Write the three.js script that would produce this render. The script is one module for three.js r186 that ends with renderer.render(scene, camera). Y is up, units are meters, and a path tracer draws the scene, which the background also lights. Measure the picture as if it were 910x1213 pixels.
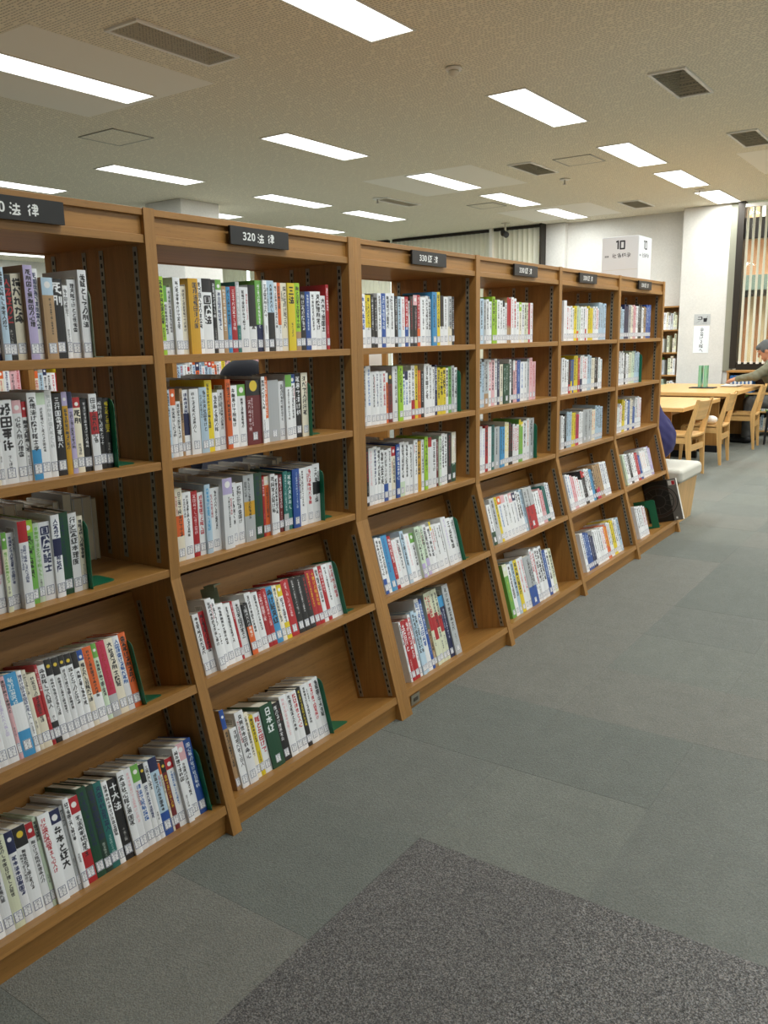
import * as THREE from 'three';
import { RoundedBoxGeometry } from 'three/addons/geometries/RoundedBoxGeometry.js';
import { mergeGeometries, mergeVertices } from 'three/addons/utils/BufferGeometryUtils.js';
import { MarchingCubes } from 'three/addons/objects/MarchingCubes.js';
import { RectAreaLightUniformsLib } from 'three/addons/lights/RectAreaLightUniformsLib.js';

// ------------------------------------------------------------------ camera, sky, lamps, exposure
const scene = new THREE.Scene();
const camera = new THREE.PerspectiveCamera(62.82, 910 / 1213, 0.05, 120);
camera.position.set(1.8316, 1.4072, 0);
camera.rotation.order = 'YXZ';
camera.rotation.set(THREE.MathUtils.degToRad(-11.617), THREE.MathUtils.degToRad(35.053), THREE.MathUtils.degToRad(-1.244));
const renderer = new THREE.WebGLRenderer({ antialias: true });
renderer.toneMapping = THREE.LinearToneMapping;
renderer.toneMappingExposure = 1.22;
renderer.shadowMap.enabled = true;
RectAreaLightUniformsLib.init();
scene.background = new THREE.Color(0.88, 0.95, 1.0);           // overcast daylight outside the windows
scene.backgroundIntensity = 5.5;
const LAMP = { color: new THREE.Color(0.96, 1.0, 0.985), radiance: 18.0, glow: 2.6 };   // every recessed ceiling lamp

const CEIL = 3.15;
const rad = THREE.MathUtils.degToRad;

// ------------------------------------------------------------------ helpers
let seed = 7;
function rnd() { seed = (seed * 1664525 + 1013904223) >>> 0; return seed / 4294967296; }
const rr = (a, b) => a + (b - a) * rnd();
const used = {};
function numbered(name) {
  const n = used[name] = (used[name] ?? -1) + 1;
  return n ? name + '_' + String(n).padStart(3, '0') : name;
}
function tag(o, label, category, group, kind) {
  if (label) o.userData.label = label;
  if (category) o.userData.category = category;
  if (group) o.userData.group = group;
  if (kind) o.userData.kind = kind;
  return o;
}
function thing(name, label, category, pos = [0, 0, 0], turn = 0, group) {
  const o = new THREE.Group();
  o.name = numbered(name); o.position.set(...pos); o.rotation.y = turn;
  scene.add(o);
  return tag(o, label, category, group);
}
function put(name, geo, mat, parent = scene) {
  const g = Array.isArray(geo) ? (geo.length > 1 ? mergeGeometries(geo.map(plain)) : geo[0]) : geo;
  const m = new THREE.Mesh(g, mat);
  m.name = parent === scene ? numbered(name) : name;
  m.castShadow = m.receiveShadow = true;
  parent.add(m);
  return m;
}
function plain(g) {                                   // position, normal, uv only and no index, so that pieces merge
  const h = g.index ? g.toNonIndexed() : g;
  for (const k of Object.keys(h.attributes)) if (!['position', 'normal', 'uv'].includes(k)) h.deleteAttribute(k);
  return h;
}
// uv in metres by the way each triangle faces; the grain runs along axis "grain" (0 x, 1 y, 2 z)
function metric(geo, grain = 0, off = 0) {
  const g = plain(geo), p = g.attributes.position, uv = new Float32Array(p.count * 2);
  const a = new THREE.Vector3(), b = new THREE.Vector3(), c = new THREE.Vector3();
  for (let i = 0; i < p.count; i += 3) {
    a.fromBufferAttribute(p, i); b.fromBufferAttribute(p, i + 1); c.fromBufferAttribute(p, i + 2);
    b.sub(a); c.sub(a); b.cross(c);
    const n = [Math.abs(b.x), Math.abs(b.y), Math.abs(b.z)], ax = n.indexOf(Math.max(...n));
    let u = grain === ax ? (ax + 1) % 3 : grain, v = [0, 1, 2].find((k) => k !== ax && k !== u);
    for (let k = 0; k < 3; k++) {
      const q = [p.getX(i + k), p.getY(i + k), p.getZ(i + k)];
      uv[(i + k) * 2] = q[u] + off * 1.37; uv[(i + k) * 2 + 1] = q[v] + off;
    }
  }
  g.setAttribute('uv', new THREE.BufferAttribute(uv, 2));
  return g;
}
function bx(w, h, d, x, y, z, r = 0.0015, grain, off = 0) {       // box with rounded edges, centre x y z
  const s = Math.min(w, h, d);
  const g = r > 0 && s > 2.2 * r ? new RoundedBoxGeometry(w, h, d, 1, r) : new THREE.BoxGeometry(w, h, d);
  g.translate(x, y, z);
  const dims = [w, h, d];
  return metric(g, grain ?? dims.indexOf(Math.max(...dims)), off);
}
function span(x0, x1, y0, y1, z0, z1, r, grain, off) {
  return bx(Math.abs(x1 - x0), Math.abs(y1 - y0), Math.abs(z1 - z0), (x0 + x1) / 2, (y0 + y1) / 2, (z0 + z1) / 2, r, grain, off);
}
function prism(points, depth, bevel = 0) {                        // polygon in x y, extruded along z from 0 to -depth
  const s = new THREE.Shape(points.map(([x, y]) => new THREE.Vector2(x, y)));
  const g = new THREE.ExtrudeGeometry(s, { depth: depth - 2 * bevel, bevelEnabled: bevel > 0, bevelThickness: bevel, bevelSize: bevel, bevelOffset: -bevel, bevelSegments: 1, curveSegments: 8 });
  g.translate(0, 0, bevel - depth);
  return g;
}
function taper(p, q, w0, d0, w1, d1) {                            // four-sided bar from p to q, x-z section w by d
  const v = [], idx = [];
  for (const [c, w, d] of [[p, w0, d0], [q, w1, d1]]) for (const [sx, sz] of [[-1, -1], [1, -1], [1, 1], [-1, 1]]) v.push(c[0] + sx * w / 2, c[1], c[2] + sz * d / 2);
  const quad = (a, b, c, d) => idx.push(a, b, c, a, c, d);
  for (let i = 0; i < 4; i++) { const j = (i + 1) % 4; quad(i, i + 4, j + 4, j); }
  quad(0, 1, 2, 3); quad(7, 6, 5, 4);
  const g = new THREE.BufferGeometry();
  g.setAttribute('position', new THREE.Float32BufferAttribute(v, 3)); g.setIndex(idx);
  const n = g.toNonIndexed(); n.computeVertexNormals();
  return metric(n, 1);
}
// ------------------------------------------------------------------ procedural textures
const perm = new Float32Array(65536); for (let i = 0; i < 65536; i++) perm[i] = rnd();
const lat = (x, y, px, py) => perm[((((x % px) + px) % px) * 7919 + (((y % py) + py) % py) * 104729) & 65535];
function vnoise(x, y, px, py) {                                    // value noise that tiles after px, py cells
  const i = Math.floor(x), j = Math.floor(y); let f = x - i, g = y - j; f = f * f * (3 - 2 * f); g = g * g * (3 - 2 * g);
  return (lat(i, j, px, py) * (1 - f) + lat(i + 1, j, px, py) * f) * (1 - g) + (lat(i, j + 1, px, py) * (1 - f) + lat(i + 1, j + 1, px, py) * f) * g;
}
function dataTex(w, h, fn, srgb = true, rep = [1, 1]) {
  const d = new Uint8Array(w * h * 4);
  for (let y = 0; y < h; y++) for (let x = 0; x < w; x++) {
    const c = fn(x / w, y / h, x, y), i = (y * w + x) * 4;
    for (let k = 0; k < 3; k++) d[i + k] = Math.max(0, Math.min(255, Math.round(typeof c === 'number' ? c : c[k])));
    d[i + 3] = 255;
  }
  const t = new THREE.DataTexture(d, w, h, THREE.RGBAFormat);
  t.wrapS = t.wrapT = THREE.RepeatWrapping; t.magFilter = THREE.LinearFilter; t.minFilter = THREE.LinearMipmapLinearFilter; t.generateMipmaps = true;
  if (srgb) t.colorSpace = THREE.SRGBColorSpace;
  t.repeat.set(...rep); t.needsUpdate = true;
  return t;
}
function grainAt(u, v) {
  const wob = vnoise(u * 6, v * 8, 6, 8) * 0.05;
  const broad = vnoise(u * 3, (v + wob) * 22, 3, 22), mid = vnoise(u * 5, (v + wob) * 70, 5, 70), fine = vnoise(u * 40, v * 240, 40, 240);
  const pore = vnoise(u * 60 + 9, v * 256 + 5, 60, 256);
  return (broad - 0.5) * 0.9 + (mid - 0.5) * 0.7 + (fine - 0.5) * 0.35 - (pore > 0.83 ? 0.55 : 0);
}
function woodMat(r, g, b, amp, rough = 0.42) {
  const t = dataTex(512, 512, (u, v) => { const k = 1 + amp * grainAt(u, v); return [r * k, g * k * (1 + 0.02 * (k - 1)), b * (k * 1.15 - 0.15)]; }, true, [1 / 1.3, 1 / 0.42]);
  return new THREE.MeshStandardMaterial({ map: t, roughness: rough });
}
const M = {
  oak: woodMat(164, 118, 61, 0.12),
  oakPale: woodMat(214, 170, 108, 0.10, 0.36),
  darkwood: woodMat(70, 50, 34, 0.12),
  plaster: new THREE.MeshStandardMaterial({ color: new THREE.Color(0.74, 0.725, 0.69), roughness: 0.9, map: dataTex(256, 256, (u, v) => 246 + 9 * (vnoise(u * 90, v * 90, 90, 90) - 0.5) + 7 * (vnoise(u * 7, v * 7, 7, 7) - 0.5), true, [0.8, 0.8]) }),
  steel: new THREE.MeshStandardMaterial({ color: 0xb4aea2, roughness: 0.38, metalness: 0.75 }),
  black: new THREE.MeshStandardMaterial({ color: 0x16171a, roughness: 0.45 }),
  white: new THREE.MeshStandardMaterial({ color: 0xeceae4, roughness: 0.5 }),
  rail: new THREE.MeshStandardMaterial({ color: 0x9d9787, roughness: 0.35, metalness: 0.5 }),
  vent: new THREE.MeshStandardMaterial({ color: 0xd6cfbc, roughness: 0.6 }),
  ventDark: new THREE.MeshStandardMaterial({ color: 0x454035, roughness: 0.8 }),
  green: new THREE.MeshStandardMaterial({ color: 0x0f6a4a, roughness: 0.4, metalness: 0.1 }),
  greygreen: new THREE.MeshStandardMaterial({ color: 0x7c8a74, roughness: 0.45, metalness: 0.2 }),
  bronze: new THREE.MeshStandardMaterial({ color: 0x2b251e, roughness: 0.45, metalness: 0.4 }),
  paper: new THREE.MeshStandardMaterial({ roughness: 0.85, map: dataTex(128, 64, (u, v) => { const k = vnoise(u * 60, v * 2, 60, 2); return [226 + 18 * k, 219 + 18 * k, 198 + 20 * k]; }, true, [9, 4]) }),
};
// suspended ceiling boards: rows of short pressed grooves
const grooves = (u, v) => {
  const row = Math.floor(v * 25), ph = u * 24 + lat(row, 3, 64, 64), k = Math.floor(ph), f = ph - k, w = v * 25 - row;
  const len = 0.36 + 0.10 * lat(k, row, 24, 25), on = lat(k + 5, row, 24, 25) > 0.1 ? 1 : 0;
  return on * Math.max(0, Math.min(1, (len - Math.abs(f - 0.5)) * 9)) * Math.max(0, Math.min(1, 1.6 - Math.abs(w - 0.5 - 0.14 * (lat(k, row + 9, 24, 25) - 0.5)) / 0.11));
};
M.ceiling = new THREE.MeshStandardMaterial({
  roughness: 0.95, bumpScale: 0.004,
  map: dataTex(512, 512, (u, v) => { const g = grooves(u, v), k = 1.015 - 0.30 * g + 0.03 * (vnoise(u * 128, v * 128, 128, 128) - 0.5); return [240 * k, 233 * k, 212 * k]; }, true, [1 / 0.6, 1 / 0.6]),
  bumpMap: dataTex(512, 512, (u, v) => 220 - 190 * grooves(u, v), false, [1 / 0.6, 1 / 0.6]),
});
M.ceilingPlain = new THREE.MeshStandardMaterial({ color: new THREE.Color(0.92, 0.89, 0.80), roughness: 0.9 });
// loop-pile carpet tiles, one material per tone
const pile = (x, y) => lat(x, y, 512, 512) * 0.4 + vnoise(x / 2.56, y / 2.56, 200, 200) * 0.6;
const pileBump = dataTex(512, 512, (u, v, x, y) => 255 * pile(x, y), false, [2, 2]);
function carpet(r, g, b, contrast, warm) {
  return new THREE.MeshPhysicalMaterial({
    roughness: 0.8, bumpMap: pileBump, bumpScale: 0.002, sheen: 1, sheenRoughness: 0.42, sheenColor: new THREE.Color(0.86, 0.96, 0.93),
    map: dataTex(512, 512, (u, v, x, y) => {
      const k = 1 + contrast * (pile(x, y) - 0.5) * 2 + 0.05 * (vnoise(u * 9, v * 9, 9, 9) - 0.5), h = (lat(x + 77, y + 31, 512, 512) - 0.5) * warm;
      return [r * k * (1 + h), g * k, b * k * (1 - h)];
    }, true, [2, 2]),
  });
}
M.carpet = [carpet(113, 116, 109, 0.2, 0.08), carpet(109, 112, 106, 0.2, 0.08), carpet(116, 116, 109, 0.22, 0.09), carpet(105, 109, 103, 0.2, 0.08)];
M.carpetSpeckled = [carpet(95, 93, 91, 0.7, 0.12), carpet(99, 97, 95, 0.85, 0.14)];
// ------------------------------------------------------------------ the room
const XW = -14.5, XE = 5.2, ZS = 3.2, ZN = -13.1, ZF = -12.78;      // wall faces: west, east, south, north; front of the pillars
function struct(name, geo, mat, parent) { const m = put(name, geo, mat, parent); m.userData.kind = 'structure'; return m; }
const floor = struct('floor', span(XW - 0.2, XE + 0.2, -0.2, -0.0014, ZS + 0.2, ZN - 0.2, 0), M.carpet[1]);
{
  // carpet tiles, half a metre square, laid quarter-turn; the ones along the aisle each on their own
  const variants = [[], []];
  const tileGeo = bx(0.4997, 0.006, 0.4997, 0, -0.003, 0, 0.0004);
  const turned = tileGeo.clone(); { const u = turned.attributes.uv; for (let i = 0; i < u.count; i++) u.setXY(i, u.getY(i) + 0.13, -u.getX(i)); }
  for (let j = 0; j < 26; j++) for (let i = -4; i < 5; i++) {
    const x = 0.65 + 0.5 * i + 0.25, z = -1.83 + 0.5 * 3 - 0.25 - 0.5 * j;
    if (x < -1.0 && z > -6.2) continue;
    if (x > 1.9 && z < -3) continue;
    if (x < 0 && z > -6.2) continue;
    const dark = z > -1.83 && x > 0.65;
    const h = lat(i + 60, j + 91, 256, 256);
    const mat = dark ? M.carpetSpeckled[x > 1.15 ? 1 : 0] : M.carpet[Math.floor(h * 4) % 4];
    const m = struct('carpet_tile', (i + j) % 2 ? turned : tileGeo, mat, floor);
    m.position.set(x, (h - 0.5) * 0.0008, z);
  }
}
const VENTS = [
  [-2.38, -2.10, -3.36, -4.16, 'long grey ceiling vent nearest the camera, beside a lighter ceiling panel', 'x', 12],
  [-0.21, 0.05, -6.15, -6.89, 'slatted ceiling vent at upper right, the nearer of two over the aisle', 'z', 13],
  [-0.2, 0.06, -8.34, -9.05, 'slatted ceiling vent cut by the right picture edge', 'z', 13],
  [-2.35, -2.08, -8.31, -9.02, 'grey slatted ceiling vent beside the square hatch with a sprinkler near', 'z', 13],
  [-2.33, -2.04, -11.55, -12.24, 'farthest slatted ceiling vent, before the end wall above the sign box', 'z', 12],
  [-4.62, -4.4, -9.1, -9.9, 'narrow ceiling vent beyond the second light row', 'x', 8],
  [-5.05, -4.83, -3.15, -3.6, 'small vent cut by the left picture edge', 'x', 6],
];
const ceilingShape = new THREE.Shape([[XW - 0.2, -ZS - 0.2], [XE + 0.2, -ZS - 0.2], [XE + 0.2, -ZN + 0.2], [XW - 0.2, -ZN + 0.2]].map(([x, y]) => new THREE.Vector2(x, y)));
for (const [x0, x1, z0, z1] of VENTS) ceilingShape.holes.push(new THREE.Path([[x0 + 0.01, -z0 + 0.01], [x0 + 0.01, -z1 - 0.01], [x1 - 0.01, -z1 - 0.01], [x1 - 0.01, -z0 + 0.01]].map(([x, y]) => new THREE.Vector2(x, y))));
const ceilingGeo = new THREE.ExtrudeGeometry(ceilingShape, { depth: 0.2, bevelEnabled: false });   // with the openings of the air ducts
ceilingGeo.rotateX(-Math.PI / 2); ceilingGeo.translate(0, CEIL, 0);
const ceiling = struct('ceiling', metric(ceilingGeo, 0), M.ceiling);
for (const [x0, x1, z0, z1] of [[-4.02, -2.64, -3.05, -4.46], [-4.02, -2.64, -8.05, -9.42], [-0.34, 1.06, -9.35, -10.75], [-4.02, -2.64, -11.3, -12.6], [-1.86, -0.48, 0.2, -1.2]]) struct('smooth_panel', span(x0, x1, CEIL - 0.0014, CEIL + 0.01, z0, z1, 0), M.ceilingPlain, ceiling);
struct('wall_west', span(XW - 0.2, XW, 0, CEIL, ZS, ZN - 0.2, 0), M.plaster);
struct('wall_south', span(XW - 0.2, XE + 0.2, 0, CEIL, ZS, ZS + 0.2, 0), M.plaster);
struct('wall_east', span(XE, XE + 0.2, 0, CEIL, ZS, ZN - 0.2, 0), M.plaster);
// north wall: solid between x -3.95 and -1, windows on either side with a parapet under them
struct('wall_north', [span(-3.98, -1.15, 0, CEIL, ZN, ZN - 0.22, 0), span(XW, -3.98, 0, 0.85, ZN, ZN - 0.22, 0), span(-1.15, XE, 0, 0.86, ZF - 0.02, ZN - 0.22, 0), span(XW, -3.98, 3.02, CEIL, ZN + 0.05, ZN - 0.22, 0)], M.plaster);
struct('wall_pillar', span(-1.80, -1.15, 0, CEIL, ZF, ZN, 0.008), M.plaster);
struct('wall_pillar', span(-4.02, -3.68, 0, CEIL, ZN + 0.12, ZN, 0.008), M.plaster);
struct('trim_1', span(-1.149, -1.02, 0.86, CEIL, ZF + 0.01, ZN, 0.004), new THREE.MeshStandardMaterial({ color: 0x8d8c7c, roughness: 0.6 }));
struct('column', span(-6.98, -6.33, 0, CEIL, -7.45, -8.1, 0.01), M.plaster);
struct('baseboard_north', span(-3.68, -1.81, 0, 0.07, ZN + 0.012, ZN, 0.002), M.bronze);
struct('baseboard_pillar', span(-1.815, -1.15, 0, 0.07, ZF + 0.012, ZF - 0.001, 0.002), M.bronze);
// window at the east end of the north wall: dark metal frame, a transom, glass above and below it
{
  const zw = -12.74, w = tag(new THREE.Group(), null, null, null, 'structure'); w.name = 'window_1'; scene.add(w);
  const glass = new THREE.MeshPhysicalMaterial({ color: 0xf4faf6, transmission: 1, thickness: 0, roughness: 0.02, ior: 1.5 });
  const mull = [-1.0, 0.62, 2.15, 3.68, XE - 0.06];
  for (const x of mull) put('mullion', span(x - 0.045, x + 0.045, 0.9, CEIL, zw + 0.05, zw - 0.09, 0.004), M.bronze, w);
  for (let i = 0; i < 4; i++) {
    const a = mull[i] + 0.045, b = mull[i + 1] - 0.045;
    put('bottom_rail', span(a, b, 0.86, 0.985, zw + 0.04, zw - 0.09, 0.004), M.bronze, w);
    put('transom', span(a, b, 2.655, 2.93, zw + 0.01, zw - 0.08, 0.006), M.bronze, w);
    put('glass_pane', span(a, b, 0.985, 2.655, zw - 0.03, zw - 0.036, 0), glass, w);
    put('glass_pane', span(a, b, 2.93, CEIL, zw - 0.03, zw - 0.036, 0), glass, w);
  }
  const w2 = tag(new THREE.Group(), null, null, null, 'structure'); w2.name = 'window_2'; scene.add(w2);
  for (let i = 0; i < 7; i++) {
    const a = XW + i * 1.50, b = a + 1.5, z = ZN - 0.1;
    put('mullion', span(a - 0.04, a + 0.04, 0.85, 3.02, z + 0.05, z - 0.05, 0.004), M.bronze, w2);
    put('glass_pane', span(a + 0.04, Math.min(b - 0.04, -3.985), 0.85, 3.02, z, z - 0.006, 0), glass, w2);
  }
}
// ------------------------------------------------------------------ lamps, vents and fittings in the ceiling
{
  const frameM = new THREE.MeshStandardMaterial({ color: 0xdedbd2, roughness: 0.5 });
  const glowM = new THREE.MeshStandardMaterial({ color: 0xffffff, emissive: LAMP.color, emissiveIntensity: LAMP.glow, roughness: 0.6 });
  const L = 1.19, W = 0.296, t = 0.014;
  const frameG = mergeGeometries([span(-W / 2 - t, -W / 2, -0.006, 0.02, -L / 2 - t, L / 2 + t, 0.001), span(W / 2, W / 2 + t, -0.006, 0.02, -L / 2 - t, L / 2 + t, 0.001), span(-W / 2, W / 2, -0.006, 0.02, -L / 2 - t, -L / 2, 0.001), span(-W / 2, W / 2, -0.006, 0.02, L / 2, L / 2 + t, 0.001)]);
  const glowG = bx(W, 0.006, L, 0, 0.001, 0, 0);
  const far = ['nearest', 'second', 'third', 'fourth', 'fifth', 'sixth', 'seventh'];
  const rows = [
    [-1.163, 'row just beyond the aisle bookcase', [-1.75, -3.86, -6.52, -8.73, -10.42, -12.08]],
    [-3.33, 'second row behind the aisle bookcase', [-1.6, -3.8, -6.42, -8.72, -10.4, -12.07]],
    [-5.47, 'third row behind the aisle bookcase', [-3.8, -6.3, -8.58, -10.35]],
    [-7.02, 'fourth row behind the aisle bookcase', [-3.2, -5.66, -8.5, -10.9]],
    [-10.6, 'far left row by the west wall', [-3.2, -6.2, -9.2]],
    [-13.45, 'last row along the west wall', [-6.5, -9.9]],
    [1.0, 'row above the open carpet aisle', [-2.0, -4.1, -6.1, -7.7, -9.2, -10.6, -12.08]],
    [3.3, 'row along the east wall', [-2.4, -4.6, -6.5, -8.7, -10.4, -12.08]],
  ];
  for (const [x, where, zs] of rows) zs.forEach((z, i) => {
    const o = thing('ceiling_light', 'glowing rectangular recessed ceiling light, ' + far[i] + ' of the ' + where, 'ceiling light', [x, CEIL - 0.001, z], 0, 'recessed ceiling lights');
    put('frame', frameG, frameM, o);
    put('diffuser', glowG, glowM, o);
    const l = new THREE.RectAreaLight(LAMP.color, LAMP.radiance, W, L);
    l.name = 'lamp'; l.position.set(0, -0.016, 0); l.rotation.x = -Math.PI / 2;
    o.add(l);
  });
}
function vent(x0, x1, z0, z1, label, along, bars) {
  const o = thing('ceiling_vent', label, 'vent', [(x0 + x1) / 2, CEIL, (z0 + z1) / 2]), w = x1 - x0, d = z0 - z1, t = 0.022;
  put('duct_plate', bx(w, 0.01, d, 0, 0.206, 0, 0), M.vent, o);
  put('frame', [span(-w / 2, -w / 2 + t, -0.014, -0.0003, -d / 2, d / 2, 0.002), span(w / 2 - t, w / 2, -0.014, 0, -d / 2, d / 2, 0.002), span(-w / 2 + t, w / 2 - t, -0.014, 0, -d / 2, -d / 2 + t, 0.002), span(-w / 2 + t, w / 2 - t, -0.014, 0, d / 2 - t, d / 2, 0.002)], M.white, o);
  const n = bars, len = along === 'z' ? d : w, run = along === 'z' ? w : d;
  for (let i = 0; i < n; i++) {
    const c = -len / 2 + t + (i + 0.5) * (len - 2 * t) / n, s = along === 'z' ? bx(run - 2 * t, 0.003, (len - 2 * t) / n * 0.64, 0, 0, 0, 0.001) : bx((len - 2 * t) / n * 0.64, 0.003, run - 2 * t, 0, 0, 0, 0.001);
    if (along === 'z') { s.rotateX(0.3); s.translate(0, -0.009, c); } else { s.rotateZ(-0.3); s.translate(c, -0.009, 0); }
    put('slat', s, M.vent, o);
  }
}
for (const v of VENTS) vent(...v);
for (const [x0, x1, z0, z1, l] of [[-4.62, -4.16, -4.79, -5.22, 'square access hatch outlined in the ceiling at left'], [-1.88, -1.48, -8.38, -8.80, 'square access hatch outlined in the ceiling at right'], [-4.0, -3.6, -10.4, -10.8, 'square access hatch outlined in the ceiling far back']]) {
  const o = thing('access_hatch', l, 'hatch', [(x0 + x1) / 2, CEIL, (z0 + z1) / 2]), w = x1 - x0, d = z0 - z1;
  put('cover', bx(w - 0.03, 0.006, d - 0.03, 0, -0.003, 0, 0.001), M.ceiling, o);
  put('frame', [span(-w / 2, -w / 2 + 0.012, -0.007, 0, -d / 2, d / 2, 0), span(w / 2 - 0.012, w / 2, -0.007, 0, -d / 2, d / 2, 0), span(-w / 2, w / 2, -0.007, 0, -d / 2, -d / 2 + 0.012, 0), span(-w / 2, w / 2, -0.007, 0, d / 2 - 0.012, d / 2, 0)], M.rail, o);
}
const lathe = (pts, n = 20) => new THREE.LatheGeometry(pts.map(([x, y]) => new THREE.Vector2(x, y)), n);
{
  const o = thing('smoke_detector', 'small round detector on the ceiling between the near lights', 'detector', [-1.18, CEIL, -5.2]);
  put('base', lathe([[0, 0], [0.055, 0], [0.055, -0.012], [0.05, -0.02], [0, -0.02]]), M.white, o);
  put('head', lathe([[0, -0.018], [0.034, -0.018], [0.036, -0.035], [0.02, -0.052], [0, -0.054]]), M.vent, o);
  for (const [x, z, l] of [[-2.21, -9.48, 'ceiling sprinkler on a pale disc near the slatted vent'], [-1.2, -11.3, 'dark sprinkler head on the ceiling before the pillar'], [-4.55, -9.1, 'ceiling sprinkler beyond the second light row']]) {
    const s = thing('ceiling_sprinkler', l, 'sprinkler', [x, CEIL, z]);
    put('plate', lathe([[0, 0], [0.06, 0], [0.055, -0.012], [0, -0.014]]), M.white, s);
    put('head', lathe([[0, -0.012], [0.008, -0.012], [0.008, -0.05], [0.018, -0.055], [0.018, -0.06], [0, -0.06]], 12), M.steel, s);
  }
  const c = thing('security_camera', 'black camera hanging from the ceiling before the blinds', 'camera', [-4.42, CEIL, -12.38]);
  put('bracket', [span(-0.012, 0.012, -0.12, 0, -0.012, 0.012, 0.002), span(-0.05, 0.05, -0.012, 0, -0.05, 0.05, 0.003)], M.vent, c);
  const body = new THREE.CylinderGeometry(0.04, 0.046, 0.13, 16); body.rotateX(Math.PI / 2 - 0.25); body.translate(0, -0.16, 0.02);
  put('body', body, M.black, c);
  const lens = new THREE.CylinderGeometry(0.026, 0.026, 0.03, 16); lens.rotateX(Math.PI / 2 - 0.25); lens.translate(0, -0.178, 0.086);
  put('lens', lens, M.bronze, c);
}
// ------------------------------------------------------------------ the long double-sided bookcase
const PZ = [0.255, -0.653, -1.558, -2.446, -3.367, -4.272, -5.177, -6.062];   // centres of the uprights
const H = 1.76, BEND = 0.745, FOOT = 0.19, DEPTH = 0.448, PT = 0.036, ST = 0.023;
const SHELF_Y = [1.378, 1.087, 0.778, 0.446, 0.091];
const th = Math.atan2(FOOT, BEND), UP = [-Math.sin(th), Math.cos(th)], IN = [-Math.cos(th), -Math.sin(th)];
const front = (y) => FOOT * (1 - y / BEND);
const slope = (y, up, back) => [front(y) + UP[0] * up + IN[0] * back, y + UP[1] * up + IN[1] * back];
const quad = (y, u0, u1, b0, b1) => [slope(y, u0, b0), slope(y, u1, b0), slope(y, u1, b1), slope(y, u0, b1)];
const mirror = (pts) => pts.map(([x, y]) => [-DEPTH - x, y]).reverse();
const at = (geo, z) => { geo.translate(0, 0, z); return geo; };
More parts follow.
